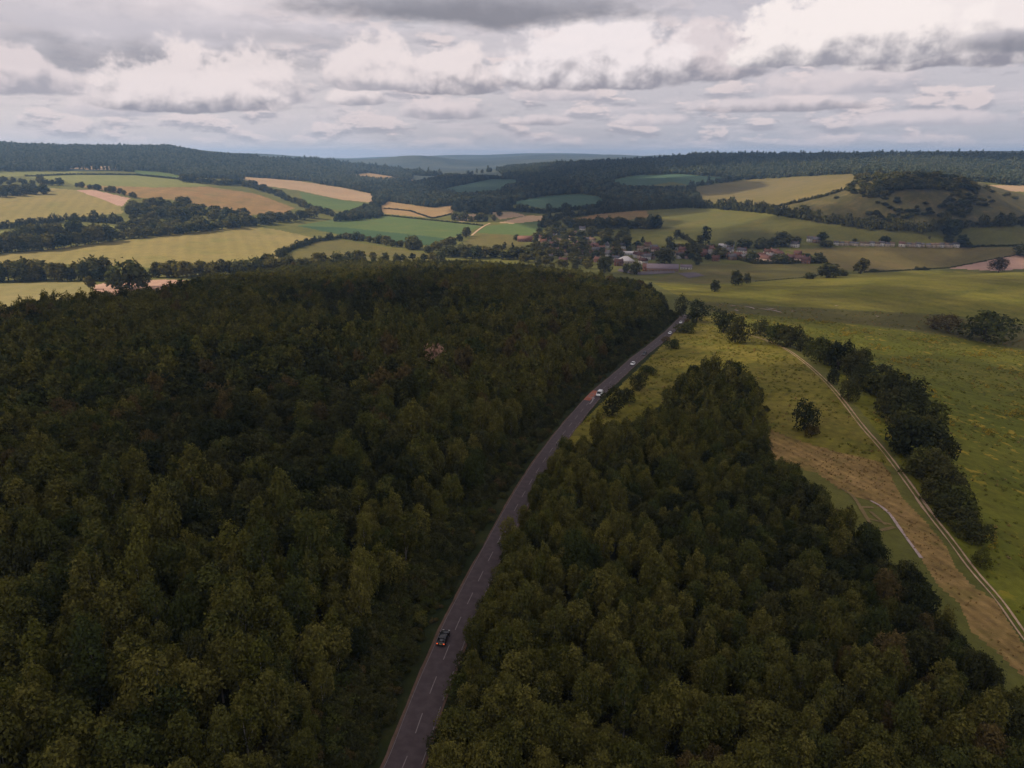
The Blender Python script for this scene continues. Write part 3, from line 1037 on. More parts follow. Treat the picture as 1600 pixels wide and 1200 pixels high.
def proto(key, seed, H, RX, base, nl, nleaf, ls, leaf, bark='bark', **kw):
    V, F, C, Rr = crown_data(seed, H, RX, base, nl, nleaf, ls, **kw)
    cm = mesh_from('crown', V, F, [M[leaf]])
    tv, tf = trunk_data(seed, H, base, .05 * RX + .06, C, Rr, 5)
    tm = mesh_from('trunk', tv, tf, [M[bark]], smooth=True)
    # the same tree as one mesh, for far copies
    JV, JF = join([(V, F), (tv, tf)])
    jm = mesh_from('tree', JV, JF, [M[leaf], M[bark]], [0] * len(F) + [1] * len(tf))
    PROTO[key] = dict(crown=cm, trunk=tm, whole=jm, H=H, R=RX, leaf=leaf)


# near trees (leaf faces of 0.3 - 0.6 m), each kind with its own habit
proto('oak_olive', 1, 13.0, 4.4, 2.2, 22, 4200, .56, 'leaf_olive')
proto('oak_green', 2, 12.5, 4.5, 2.2, 24, 4200, .56, 'leaf_green')
proto('ash_olive', 3, 15.5, 3.4, 3.0, 22, 3600, .52, 'leaf_olive', bark='birch')
proto('oak_dark', 4, 12.0, 4.3, 2.0, 20, 3800, .56, 'leaf_dark')
proto('beech_brown', 5, 13.5, 4.1, 2.4, 21, 3800, .54, 'leaf_brown')
proto('birch_lime', 6, 14.0, 2.8, 2.6, 19, 2800, .46, 'leaf_lime', bark='birch')
proto('ash_green', 7, 15.5, 3.3, 3.0, 22, 3600, .50, 'leaf_green', bark='birch')
# the same kinds, coarser, for the body of the wood
proto('mid_olive', 11, 13.0, 4.4, 2.2, 18, 1100, 1.0, 'leaf_olive')
proto('mid_green', 12, 12.5, 4.5, 2.2, 19, 1100, 1.0, 'leaf_green')
proto('mid_tall', 13, 15.0, 3.5, 3.0, 18, 1000, .92, 'leaf_olive', bark='birch')
proto('mid_dark', 14, 12.0, 4.3, 2.0, 17, 1050, 1.0, 'leaf_dark')
proto('mid_brown', 15, 13.5, 4.1, 2.4, 17, 1000, .96, 'leaf_brown')
proto('mid_lime', 16, 13.5, 3.1, 2.6, 17, 850, .85, 'leaf_lime', bark='birch')
# far trees
proto('far_round', 21, 13.0, 5.6, .9, 15, 560, 1.9, 'leaf_far')
proto('far_wide', 22, 11.0, 6.2, .7, 16, 580, 2.0, 'leaf_far')
proto('far_tall', 23, 15.5, 4.6, 1.0, 15, 520, 1.8, 'leaf_fard')
proto('far_green', 24, 12.5, 5.4, .8, 15, 560, 1.9, 'leaf_faro')
proto('far_olive', 25, 12.0, 5.4, .8, 15, 560, 1.9, 'leaf_faro')
proto('far_poplar', 26, 19.0, 2.9, 1.0, 14, 420, 1.6, 'leaf_dark', lobe=(.5, .7))
proto('far_conifer', 27, 16.0, 4.2, .8, 13, 420, 1.6, 'leaf_dark', taper=2.0)
proto('ridge_round', 31, 15.0, 6.2, 1.0, 10, 170, 3.2, 'leaf_ridge')
proto('ridge_tall', 32, 19.0, 5.2, 1.0, 10, 160, 3.0, 'leaf_ridge')
proto('ridge_wide', 33, 12.0, 7.4, 1.0, 11, 180, 3.4, 'leaf_ridge')
proto('ridge_olive', 34, 13.0, 6.0, 1.0, 10, 160, 3.2, 'leaf_far')
proto('ridge_lit', 35, 14.0, 6.0, 1.0, 10, 170, 3.2, 'leaf_ridge_lit')
proto('ridge_lit_tall', 36, 18.0, 5.2, 1.0, 10, 160, 3.0, 'leaf_ridge_lit')
proto('tuft', 51, .62, .85, .02, 6, 46, .42, 'leaf_tuft', lobe=(.4, .7))
proto('tuft_dry', 52, .70, .75, .02, 6, 46, .40, 'leaf_tuft_dry', lobe=(.4, .7))
proto('flower_patch', 53, .35, 1.0, .02, 7, 50, .40, 'leaf_flower', lobe=(.4, .7))
# bushes
proto('low_oak', 40, 10.5, 4.2, .4, 20, 2600, .52, 'leaf_dark')
proto('bush_dark', 41, 5.0, 3.4, .3, 11, 1500, .50, 'leaf_hedge')
proto('bush_green', 42, 4.6, 3.2, .3, 11, 1400, .50, 'leaf_dark')
proto('bush_olive', 43, 4.2, 3.2, .3, 10, 1300, .50, 'leaf_green')
proto('bush_lime', 48, 4.2, 3.1, .2, 11, 1300, .45, 'leaf_lime')
proto('bush_tan', 44, 4.2, 3.0, .3, 10, 1000, .45, 'leaf_brown')
proto('shrub_far', 45, 4.0, 3.4, .1, 8, 150, 1.3, 'leaf_hedge')
proto('shrub_far2', 46, 4.6, 3.0, .1, 8, 150, 1.3, 'leaf_far')
proto('bare_pink', 47, 11.0, 4.6, 2.6, 12, 500, .9, 'leaf_tan')


def tree_thing(key, x, y, s, rz, label, cat='tree', group=None, parts=True, name='broadleaf_tree', sz=None):
    p = PROTO[key]
    z = float(height(x, y))
    sc = (s, s, s if sz is None else sz)
    if not parts:
        o = link(name, p['whole'], None, (x, y, z), (0, 0, rz), sc)
        return tag(o, label, cat, group)
    o = link(name, None, None, (x, y, z), (0, 0, rz), sc)
    o.empty_display_size = 1
    link('trunk', p['trunk'], o)
    link('crown', p['crown'], o)
    return tag(o, label, cat, group)


# ---- stuff: many trees as one object, copies placed by a geometry node tree
def scatter(name, x, y, keys, idx, s, sz, rz, label, cat, whole=True):
    kinds = bpy.data.collections.new(name + '_kinds')
    for k in keys:
        o = bpy.data.objects.new(k, PROTO[k]['whole'])
        kinds.objects.link(o)
    order = sorted(range(len(keys)), key=lambda i: keys[i])
    remap = np.empty(len(keys), int)
    for pos, i in enumerate(order):
        remap[i] = pos
    n = len(x)
    me = bpy.data.meshes.new(name)
    me.vertices.add(n)
    co = np.stack([x, y, height(x, y)], 1).astype(np.float32)
    me.vertices.foreach_set('co', co.ravel())
    a = me.attributes.new('kind_index', 'INT', 'POINT')
    a.data.foreach_set('value', remap[idx].astype(np.int32))
    a = me.attributes.new('size', 'FLOAT_VECTOR', 'POINT')
    a.data.foreach_set('vector', np.stack([s, s, sz], 1).astype(np.float32).ravel())
    a = me.attributes.new('turn', 'FLOAT_VECTOR', 'POINT')
    a.data.foreach_set('vector', np.stack([rz * 0, rz * 0, rz], 1).astype(np.float32).ravel())
    ng = bpy.data.node_groups.new(name + '_scatter', 'GeometryNodeTree')
    ng.interface.new_socket('Geometry', in_out='INPUT', socket_type='NodeSocketGeometry')
    ng.interface.new_socket('Geometry', in_out='OUTPUT', socket_type='NodeSocketGeometry')
    N = ng.nodes
    gi, go = N.new('NodeGroupInput'), N.new('NodeGroupOutput')
    ci = N.new('GeometryNodeCollectionInfo')
    ci.inputs['Collection'].default_value = kinds
    ci.inputs['Separate Children'].default_value = True
    ci.inputs['Reset Children'].default_value = True
    ip = N.new('GeometryNodeInstanceOnPoints')
    ip.inputs['Pick Instance'].default_value = True

    def attr(nm, typ):
        q = N.new('GeometryNodeInputNamedAttribute')
        q.data_type = typ
        q.inputs['Name'].default_value = nm
        return [o for o in q.outputs if o.enabled and o.name == 'Attribute'][0]
    Lk = ng.links
    Lk.new(gi.outputs[0], ip.inputs['Points'])
    Lk.new(ci.outputs[0], ip.inputs['Instance'])
    Lk.new(attr('kind_index', 'INT'), ip.inputs['Instance Index'])
    Lk.new(attr('turn', 'FLOAT_VECTOR'), ip.inputs['Rotation'])
    Lk.new(attr('size', 'FLOAT_VECTOR'), ip.inputs['Scale'])
    Lk.new(ip.outputs[0], go.inputs[0])
    o = link(name, me)
    md = o.modifiers.new('scatter', 'NODES')
    md.node_group = ng
    return tag(o, label, cat, kind='stuff')


def jitter_grid(pg, sp, rng, jit=.42):
    x0, y0 = pg.min(0)
    x1, y1 = pg.max(0)
    gx, gy = np.meshgrid(np.arange(x0, x1, sp), np.arange(y0, y1, sp * .87))
    gx = gx + (np.arange(gx.shape[0])[:, None] % 2) * sp * .5
    gx = gx + rng.uniform(-jit, jit, gx.shape) * sp
    gy = gy + rng.uniform(-jit, jit, gy.shape) * sp
    gx, gy = gx.ravel(), gy.ravel()
    m = inside(pg, gx, gy)
    return gx[m], gy[m]


def in_view(x, y, h=8.0, mx=70, my=140):
    px, py, d = project(x, y, height(x, y) + h)
    return (d > 3) & (px > -mx) & (px < 1600 + mx) & (py < 1200 + my)


# ------------------------------------------------------------------ the two near woods
def near_woods():
    rng = np.random.default_rng(11)
    KL = ['olive', 'green', 'tall', 'dark', 'brown', 'lime']
    near_of = {'olive': ['oak_olive'], 'green': ['oak_green', 'ash_green'], 'tall': ['ash_olive'], 'dark': ['oak_dark'], 'brown': ['beech_brown'], 'lime': ['birch_lime']}
    xs, ys, side = [], [], []
    for pg, sp, sd in ((WOOD_LEFT, 5.0, 0), (WOOD_RIGHT, 4.3, 1)):
        x, y = jitter_grid(pg, sp, rng)
        m = in_view(x, y)
        x, y = x[m], y[m]
        d = line_dist(ROAD[::3], x, y)
        m = (d < -11.5 - rng.uniform(0, 5, len(d))) if sd == 0 else (d > 5.2)
        x, y = x[m], y[m]
        xs.append(x)
        ys.append(y)
        side.append(np.full(len(x), sd))
    x, y, side = np.concatenate(xs), np.concatenate(ys), np.concatenate(side)
    n = len(x)
    # patches of one kind, as a wood grows
    pa = np.sin(x * .031 + 1) + np.sin(y * .027 + x * .012) + rng.normal(0, .8, n)
    pb = np.sin(x * .019 - y * .023 + 2) + rng.normal(0, .7, n)
    kind = np.where(pa > 1.1, 0, np.where(pa > .2, 2, np.where(pa > -.7, 1, 3)))
    kind = np.where(pb > 1.75, 4, kind)
    kind = np.where(pb < -1.45, 5, kind)
    s = (.62 + .62 * rng.beta(2.2, 2.2, n)) * np.where(side == 1, .66, .90)
    # lower growth at the edge towards the road and in a few hollows
    dr = np.abs(line_dist(ROAD[::3], x, y))
    s *= np.where(side == 1, np.clip(.80 + dr / 60, .8, 1), np.clip(.50 + dr / 60, .5, 1))
    sz = s * rng.uniform(.92, 1.38, n)
    rz = rng.uniform(0, 6.28, n)
    z = height(x, y)
    px, py, d = project(x, y, z + 9)
    vis = (d > 5) & (px > 0) & (px < 1600) & (py < 1190) & (py > 0)
    rank = np.where(vis, d / s, 1e9)
    first = np.zeros(n, bool)
    first[np.argsort(rank)[:300]] = True
    colour = {'olive': 'olive green', 'green': 'mid green', 'tall': 'tall slim olive', 'dark': 'dark green', 'brown': 'brownish', 'lime': 'slim yellow-green'}
    for i in np.flatnonzero(first):
        k = KL[kind[i]]
        key = near_of[k][int(rng.integers(len(near_of[k])))]
        where = 'left' if side[i] == 0 else 'right'
        tree_thing(key, x[i], y[i], s[i], rz[i], '%s broadleaf tree in the near part of the wood %s of the road' % (colour[k], where), 'tree',
                   '%s trees in the wood %s of the road' % (colour[k], where), sz=sz[i])
    r = ~first
    # beyond the first rows: finer kinds while still close, coarser farther off
    close = r & (np.hypot(x, y) < 240)
    keys = ['oak_olive', 'oak_green', 'ash_olive', 'oak_dark', 'beech_brown', 'birch_lime', 'mid_olive', 'mid_green', 'mid_tall', 'mid_dark', 'mid_brown', 'mid_lime']
    idx = np.where(close, kind, kind + 6)
    scatter('woodland', x[r], y[r], keys, idx[r], s[r], sz[r], rz[r], 'dense green and brown broadleaf woodland filling the slopes on both sides of the road', 'woodland')
    print('near woods', n, r.sum())


near_woods()


def undergrowth():
    """low scrub between the trees and the road, and along both wood edges"""
    rng = np.random.default_rng(21)
    xs, ys, ss = [], [], []
    for i in range(0, len(ROAD) - 2):
        p, t, nrm = road_frame(i * 1.5)
        for _ in range(13):
            o = -rng.uniform(4.6, 17)
            q = p + nrm * o
            dens = .5 + .5 * math.sin(i * .11) * math.sin(i * .037 + 2)
            if rng.random() < .35 + .65 * dens * (abs(o) / 13):
                xs.append(q[0]); ys.append(q[1])
                ss.append(rng.uniform(.22, .8) * (.28 + abs(o) / 17))
        q = p + nrm * rng.uniform(5.4, 8.5)
        if inside(WOOD_RIGHT, [q[0]], [q[1]])[0] and rng.random() < .75:
            xs.append(q[0]); ys.append(q[1]); ss.append(rng.uniform(.35, .75))
    for pg, k, inn in ((WOOD_RIGHT, 500, 0), (WOOD_LEFT, 350, 0)):
        seg = np.hypot(*np.diff(pg, axis=0).T)
        for _ in range(k):
            j = rng.choice(len(seg), p=seg / seg.sum())
            f = rng.random()
            q = pg[j] * (1 - f) + pg[j + 1] * f + rng.normal(0, 1.6, 2)
            xs.append(q[0]); ys.append(q[1]); ss.append(rng.uniform(.35, .85))
    x, y, s = np.array(xs), np.array(ys), np.array(ss)
    dt = np.abs(line_dist(TRACK[::3], x, y))
    dr = np.abs(line_dist(ROAD[::3], x, y))
    m = in_view(x, y, 2) & (dt > 4) & (dr > 4.2)
    x, y, s = x[m], y[m], s[m]
    n = len(x)
    scatter('undergrowth', x, y, ['bush_dark', 'bush_green', 'bush_olive', 'bush_tan'], rng.choice(4, n, p=[.32, .34, .24, .10]), s, s * rng.uniform(.7, 1.1, n), rng.uniform(0, 6.28, n),
            'low dark scrub and bramble along the road verge and wood edges', 'scrub')


undergrowth()


def size_from_px(x, y, z, wpx, hpx):
    px, py, d = project(x, y, z)
    return float(wpx * d / F_PX), float(hpx * d / F_PX)


def place_px(key, cx, by, w, h, label, cat, group=None, name='bush', parts=True):
    """stand a plant where its foot is seen at (cx, by), as wide and high as it looks there"""
    x, y = at(cx, by)
    z = float(height(x, y))
    W, H = size_from_px(x, y, z, w, h)
    p = PROTO[key]
    s = W / (2 * p['R'] * (.95 if by < 460 else .92))
    a = math.hypot(x, y)
    H = H * (1.12 if by > 560 else 1.05)
    rz = (cx * 12.9898 + by * 78.233) % 6.28
    return tree_thing(key, x, y + 0.0, s, rz, label, cat, group, parts, name, sz=H / p['H'])


def track_hedge():
    T = lambda cx, by, w, h: (1160 + cx * .275, 480 + by * .275, w * .275, h * .275)
    U = lambda cx, by, w, h: (1160 + cx / 3, 660 + by / 3, w / 3, h / 3)
    bushes = [T(100, 160, 90, 70), T(190, 205, 120, 95), T(270, 228, 120, 105), T(330, 250, 80, 60), T(380, 268, 100, 80), T(440, 312, 130, 115), T(500, 330, 90, 100), T(545, 355, 130, 125),
              T(620, 388, 120, 115), T(680, 388, 110, 125), T(660, 445, 100, 80), T(785, 440, 95, 95), T(740, 490, 100, 90), T(830, 530, 160, 135), T(900, 595, 190, 170), T(840, 640, 140, 130),
              T(955, 690, 200, 170), T(1060, 735, 190, 165), T(910, 800, 160, 150), T(1010, 860, 220, 180), T(1110, 895, 160, 150), T(1000, 960, 160, 130), T(1090, 1010, 180, 140),
              T(1170, 1090, 170, 140), T(1090, 1110, 130, 110), T(1220, 1170, 170, 130), T(1150, 1190, 120, 100), U(1020, 480, 130, 70), U(1090, 560, 120, 75), U(1040, 540, 90, 55)]
    keys = ['bush_dark', 'bush_green', 'bush_dark', 'bush_olive']
    bushes = [(a, b, w * 1.22, h * 1.05) for a, b, w, h in bushes]
    more = []
    for (a, b, w, h), (c, d, e, f) in zip(bushes[9:-4], bushes[10:-3]):
        more.append(((a + c) / 2 + 2, (b + d) / 2, (w + e) * .42, (h + f) * .40))
    for i, b in enumerate(bushes + more):
        place_px(keys[(i * 7) % 4], *b, 'dark bushy hedge shrub in the overgrown row beside the chalk farm track', 'bush', 'shrubs in the hedge row beside the chalk track', 'hedge_shrub')
    place_px('bush_lime', *U(1118, 680, 95, 66), 'pale round bush at the lower end of the hedge beside the chalk track', 'bush')
    place_px('bush_dark', *T(515, 438, 70, 75), 'small round bush standing just left of the hedge, close to the track', 'bush')
    place_px('bush_dark', *T(600, 530, 115, 115), 'larger dark bush between the chalk track and the hedge', 'bush')
    place_px('bush_dark', *T(350, 700, 145, 135), 'lone dark bush on the grass bank above the brown hayfield', 'bush')
    place_px('bush_tan', *T(392, 738, 85, 60), 'low reddish bush growing against the lone dark bush on the bank', 'bush')
    place_px('bush_olive', *T(1362, 192, 265, 150), 'big dark bush on the hollow in the right hand meadow', 'bush')
    place_px('bush_tan', *T(1165, 138, 190, 85), 'thin brownish bush left of the big dark bush in the meadow hollow', 'bush')
    # bushes at the bend and on the bank (from the close view of the road)
    Q = lambda cx, by, w, h: (860 + cx / 5.333, 460 + by / 5.333, w / 5.333, h / 5.333)
    place_px('low_oak', *Q(1090, 190, 110, 170), 'dark tree with a pointed top at the bend where the road vanishes', 'tree', name='broadleaf_tree')
    place_px('low_oak', *Q(1220, 225, 200, 165), 'broad dark round tree right of the bend in the road', 'tree', name='broadleaf_tree')
    place_px('bush_dark', *Q(1190, 270, 60, 60), 'small dark bush under the broad round tree by the road bend', 'bush')
    place_px('bush_dark', *Q(1440, 320, 190, 160), 'dark bush at the left end of the grass bank by the upper track end', 'bush')
    place_px('bush_green', *Q(1540, 400, 190, 190), 'tall dark bush overlapping its neighbour at the top of the grass bank', 'bush')
    place_px('bush_olive', *Q(1140, 320, 150, 80), 'low green bush on the road verge before the bend', 'bush')
    place_px('bush_olive', *Q(1030, 450, 110, 70), 'low green bush on the bank above the road', 'bush')
    place_px('bush_dark', *Q(730, 790, 150, 115), 'dark round bush on the slope beside the road, near the white van', 'bush')
    place_px('low_oak', *Q(520, 1010, 190, 215), 'dark upright tree on the right road edge next to the white van', 'tree', name='broadleaf_tree')
    place_px('bush_green', *Q(640, 900, 120, 100), 'bush behind the dark upright tree at the right road edge', 'bush')
    place_px('bush_olive', *Q(800, 660, 130, 60), 'low pale bush on the bank between road and meadow', 'bush')
    place_px('low_oak', *Q(1490, 680, 110, 120), 'small dark tree poking up at the far end of the right wood', 'tree', name='broadleaf_tree')


track_hedge()
# the odd pale tree in the middle of the left wood
_x, _y = at(684, 600)
tree_thing('bare_pink', _x, _y, 1.05, 1.0, 'pale pinkish brown tree crown standing out in the middle of the dark left wood', 'tree', sz=1.5)


def rough_grass():
    """tussocks of long grass and yellow flower patches: nobody could count them"""
    rng = np.random.default_rng(77)

    def spread(name, outline, n, keys, p, s0, s1, label, cat, patchy=0.0, wild=1.6):
        pg = poly(outline)
        x = rng.uniform(pg[:, 0].min(), pg[:, 0].max(), n * 4)
        y = rng.uniform(pg[:, 1].min(), pg[:, 1].max(), n * 4)
        m = inside(pg, x, y) & in_view(x, y, 0, 20, 20)
        v = np.sin(x * .11 + 1.3 * np.sin(y * .07)) + np.sin(y * .13 + 1.1 * np.sin(x * .09)) + rng.normal(0, wild, len(x))
        m &= v > patchy
        m &= ~(inside(WOOD_RIGHT, x, y) | inside(WOOD_LEFT, x, y))
        m &= (np.abs(line_dist(TRACK[::3], x, y)) > 1.6) & (np.abs(line_dist(ROAD[::3], x, y)) > 3.6)
        x, y = x[m][:n], y[m][:n]
        k = len(x)
        s = rng.uniform(s0, s1, k)
        scatter(name, x, y, keys, rng.choice(len(keys), k, p=p), s, s * rng.uniform(.7, 1.2, k), rng.uniform(0, 6.28, k), label, cat)
    F = {f[0] + str(i): f[2] for i, f in enumerate(FIELDS)}
    bank = [f[2] for f in FIELDS if f[0] == 'grass_bank'][0]
    hay = [f[2] for f in FIELDS if f[0] == 'hayfield'][0]
    near = [f[2] for f in FIELDS if f[0] == 'meadow' and f[1] == 'near'][0]
    dip = [f[2] for f in FIELDS if f[0] == 'hollow'][0]
    spread('long_grass', bank, 2600, ['tuft', 'tuft_dry'], [.88, .12], .25, .75, 'long tussocky grass on the bank between the road and the chalk track', 'grass', .1)
    spread('dry_grass', hay, 1100, ['tuft', 'tuft_dry'], [.10, .90], .18, .42, 'dry brown grass standing in the strip beside the chalk track', 'grass', -.2)
    spread('meadow_grass', near, 6000, ['tuft', 'tuft_dry'], [.94, .06], .25, .75, 'tussocks of green grass in the wide right hand meadow', 'grass', .3)
    spread('yellow_flowers', near, 1300, ['flower_patch'], [1.0], .6, 1.8, 'drifts of yellow flowers in the right hand meadow', 'flowers', 1.25, .6)
    spread('hollow_scrub', dip, 700, ['tuft', 'tuft_dry'], [.75, .25], .4, 1.1, 'rough weeds and low scrub along the hollow in the meadow', 'grass', .4)


rough_grass()
# ------------------------------------------------------------------ trees, hedges and woods of the valley
RNG = np.random.default_rng(33)
FAR_KEYS = ['far_round', 'far_wide', 'far_tall', 'far_green', 'far_olive', 'far_olive']


def _arrays(me):
    V = np.empty(len(me.vertices) * 3, np.float32)
    me.vertices.foreach_get('co', V)
    F = np.empty(len(me.loops), np.int32)
    me.loops.foreach_get('vertex_index', F)
    return V.reshape(-1, 3), F.reshape(-1, 4)


def hedge(pts, h, label, wid=None, name='hedgerow', key=('shrub_far', 'shrub_far2'), tree=0.0, group=None):
    """a hedgerow is one thing: bushes grown together along a line; h = height in pixels of the photograph"""
    P = line(pts, 0, 6)
    P = smooth_line(P, 1.0) if len(P) > 1 else P
    dist = float(np.hypot(P[:, 0], P[:, 1]).mean())
    hm = h * dist / F_PX * 1.05
    wd = hm * .55 if wid is None else wid
    stepm = max(1.4, hm * .42)
    k = max(2, int(len(P) / stepm))
    parts = []
    arrs = [_arrays(PROTO[q]['crown']) for q in key]
    for i in range(k):
        c = P[int(i * (len(P) - 1) / (k - 1))] + RNG.normal(0, wd * .22, 2)
        V, F = arrs[int(RNG.integers(len(arrs)))]
        hh = hm * RNG.uniform(.55, 1.15) * (RNG.uniform(1.35, 1.8) if RNG.random() < tree else 1)
        s = (hh / 4.4)
        sw = max(wd, hm * .8, hh * .85) / 6.4 * RNG.uniform(.85, 1.35)
        a = RNG.uniform(0, 6.28)
        ca, sa = math.cos(a), math.sin(a)
        W = np.stack([(V[:, 0] * ca - V[:, 1] * sa) * sw + c[0], (V[:, 0] * sa + V[:, 1] * ca) * sw + c[1], V[:, 2] * s + float(height(*c)) - .2], 1)
        parts.append((W, F))
    V, F = join(parts)
    o = V.mean(0)
    o[2] = V[:, 2].min()
    me = mesh_from(name, V - o, F, [M['leaf_hedge' if h < 9 else 'leaf_far']])
    return tag(link(name, me, None, tuple(o)), label, 'hedge', group)


QUEUE = []


def later(key, px, py, w, h, label, group, name, cat='tree'):
    QUEUE.append((key, px, py, w, h, label, group, name, cat))


def plant_queue(limit=288):
    """the largest stand as trees of their own, the smallest of the far valley become one mass"""
    q = sorted(QUEUE, key=lambda t: -t[3] * t[4])
    own = [t for t in q if t[7] == 'valley_tree'][:limit] + [t for t in q if t[7] != 'valley_tree']
    rest = [t for t in q if t[7] == 'valley_tree'][limit:]
    for key, px, py, w, h, label, group, name, cat in own:
        place_px(key, px, py, w, h, label, cat, group, name, parts=False)
    if not rest:
        return
    keys = sorted({t[0] for t in rest})
    P = np.array([at(t[1], t[2]) for t in rest])
    s, sz = [], []
    for t, (x, y) in zip(rest, P):
        W, H = size_from_px(x, y, float(height(x, y)), t[3], t[4])
        s.append(W / (2.1 * PROTO[t[0]]['R']))
        sz.append(H * 1.05 / PROTO[t[0]]['H'])
    scatter('distant_trees', P[:, 0], P[:, 1], keys, np.array([keys.index(t[0]) for t in rest]), np.array(s), np.array(sz), RNG.uniform(0, 6.28, len(rest)),
            'small far trees along the hedges and copses of the valley', 'trees')


def row_trees(pts, n, w, h, label, group, keys=FAR_KEYS, jit=2.0, name='valley_tree'):
    P = []
    L = [0]
    for p, q in zip(pts[:-1], pts[1:]):
        L.append(L[-1] + math.hypot(q[0] - p[0], q[1] - p[1]))
    for i in range(n):
        t = (i + RNG.uniform(.2, .8)) / n * L[-1]
        j = min(np.searchsorted(L, t, 'right') - 1, len(pts) - 2)
        f = (t - L[j]) / (L[j + 1] - L[j])
        px = pts[j][0] + (pts[j + 1][0] - pts[j][0]) * f
        py = pts[j][1] + (pts[j + 1][1] - pts[j][1]) * f + RNG.uniform(-jit, jit) * .4
        k = RNG.uniform(.72, 1.2)
        later(keys[int(RNG.integers(len(keys)))], px, py, w * k * RNG.uniform(.9, 1.15), h * k, label, group, name)


def area_trees(outline, n, w, h, label, group, keys=FAR_KEYS, cat='tree', name='valley_tree', mind=.55, clump=None):
    pg = np.array(outline, float)
    got = []
    tries = 0
    while len(got) < n and tries < n * 60:
        tries += 1
        q = (RNG.uniform(pg[:, 0].min(), pg[:, 0].max()), RNG.uniform(pg[:, 1].min(), pg[:, 1].max()))
        if not inside(pg, np.array([q[0]]), np.array([q[1]]))[0]:
            continue
        if clump and math.sin(q[0] * clump + 1) + math.sin(q[1] * clump * 1.7 + q[0] * clump * .5) + RNG.normal(0, .7) < .35:
            continue
        if any(abs(q[0] - g[0]) < w * mind and abs(q[1] - g[1]) < h * mind * .5 for g in got):
            continue
        got.append(q)
    for q in got:
        k = RNG.uniform(.7, 1.22)
        later(keys[int(RNG.integers(len(keys)))], q[0], q[1], w * k * RNG.uniform(.9, 1.15), h * k, label, group, name, cat)


def one(key, cx, by, w, h, label, name='valley_tree', cat='tree'):
    place_px(key, cx, by, w, h, label, cat, None, name, parts=False)


# tree rows on the valley floor, left
row_trees([(-50, 440), (170, 438)], 22, 25, 27, 'round tree in the dark row behind the pale meadow at the far left', 'trees in the row behind the far left meadow', jit=5)
row_trees([(236, 436), (330, 432), (440, 424), (570, 412)], 34, 22, 20, 'leafy tree in the row that skirts the top edge of the near left wood', 'trees in the row at the top of the left wood', jit=7)
row_trees([(580, 409), (700, 406)], 8, 16, 13, 'small tree between the left wood and the green field', 'small trees along the upper left wood edge', jit=4)
one('far_wide', 203, 452, 50, 38, 'largest dark tree at the left wood edge, in front of the bare pink soil')
one('far_round', 182, 450, 26, 30, 'dark tree leaning on the left side of the largest valley tree')
one('far_tall', 224, 448, 24, 30, 'dark tree touching the right side of the largest valley tree')
one('far_olive', 142, 452, 16, 18, 'small lone tree on the pale meadow, its shadow falling to the right')
row_trees([(-50, 398), (0, 395), (100, 388), (177, 376)], 23, 22, 22, 'dark tree in the front of the thick belt below the left cornfields', 'trees in the belt below the left cornfields', jit=3)
row_trees([(-50, 386), (60, 376), (170, 368)], 16, 22, 20, 'dark tree in the rear of the thick belt below the left cornfields', 'rear trees in the belt below the left cornfields', jit=5)
row_trees([(180, 375), (300, 363), (393, 353), (490, 341)], 36, 17, 13, 'tree in the long line above the big golden field', 'trees in the line above the big golden field', jit=3)
area_trees([(196, 334), (217, 318), (300, 322), (333, 330), (383, 338), (440, 340), (440, 346), (390, 352), (300, 361), (213, 368), (190, 362), (213, 352)], 84, 17, 12,
           'tree of the sunlit copse in the dip between the left hand fields', 'trees of the copse between the left hand fields')
area_trees([(-60, 304), (0, 302), (70, 298), (72, 304), (33, 308), (-60, 308)], 22, 13, 11, 'tree of the small round copse on the left hill field', 'trees of the small copse on the left hill field')
area_trees([(-60, 286), (0, 282), (37, 284), (100, 289), (100, 292), (0, 290), (-60, 292)], 20, 12, 9, 'tree of the strip above the small copse on the left hill', 'trees of the strip on the left hill')
row_trees([(118, 293), (160, 298), (200, 307), (217, 312)], 12, 10, 8, 'tree in the line along the pink ploughed strip', 'trees along the pink ploughed strip')
row_trees([(283, 284), (333, 288), (383, 291), (433, 306), (467, 321), (490, 330), (522, 338)], 46, 12, 9, 'tree in the winding line between brown pasture and beige stubble', 'trees in the winding line on the left hill')
hedge([(-60, 360), (0, 358), (60, 352), (110, 345), (190, 350)], 8, 'dark hedge under the upper golden field at the left edge', tree=.3)
hedge([(40, 276), (120, 273), (213, 274), (283, 281)], 2.2, 'thin dark hedge along the top of the left hill pasture')
hedge([(560, 338), (600, 337), (755, 353)], 2.0, 'thin hedge between the light green field and the straw stubble')
hedge([(440, 402), (455, 391), (493, 378), (540, 372), (562, 374)], 5, 'hedge curving round the end of the big golden field', tree=.25)
one('far_round', 438, 403, 16, 14, 'round dark tree at the lower end of the hedge by the golden field')
row_trees([(536, 373), (570, 377), (612, 385), (660, 390)], 14, 15, 11, 'tree in the hedge below the striped green fields', 'trees in the hedge below the striped green fields')
one('far_wide', 645, 390, 24, 18, 'largest tree in the hedge below the striped green fields')
row_trees([(664, 396), (700, 388), (736, 366)], 9, 15, 12, 'tree on the hedge climbing beside the pale farm lane', 'trees beside the pale farm lane')
row_trees([(704, 344), (740, 346), (775, 346)], 8, 12, 10, 'tree around the small farm between the straw fields', 'trees round the farm between the straw fields')
one('far_round', 780, 338, 10, 8, 'small round tree on the straw patch right of the farm')
hedge([(600, 326), (640, 330), (676, 342), (706, 335)], 2.0, 'thin hedge round the straw field in the middle distance')
one('far_conifer', 788, 390, 12, 12, 'left one of two pointed trees on the olive pasture')
one('far_conifer', 801, 391, 8, 12, 'right and slimmer one of two pointed trees on the olive pasture')
one('far_round', 807, 376, 10, 9, 'round tree just left of the brick barn')
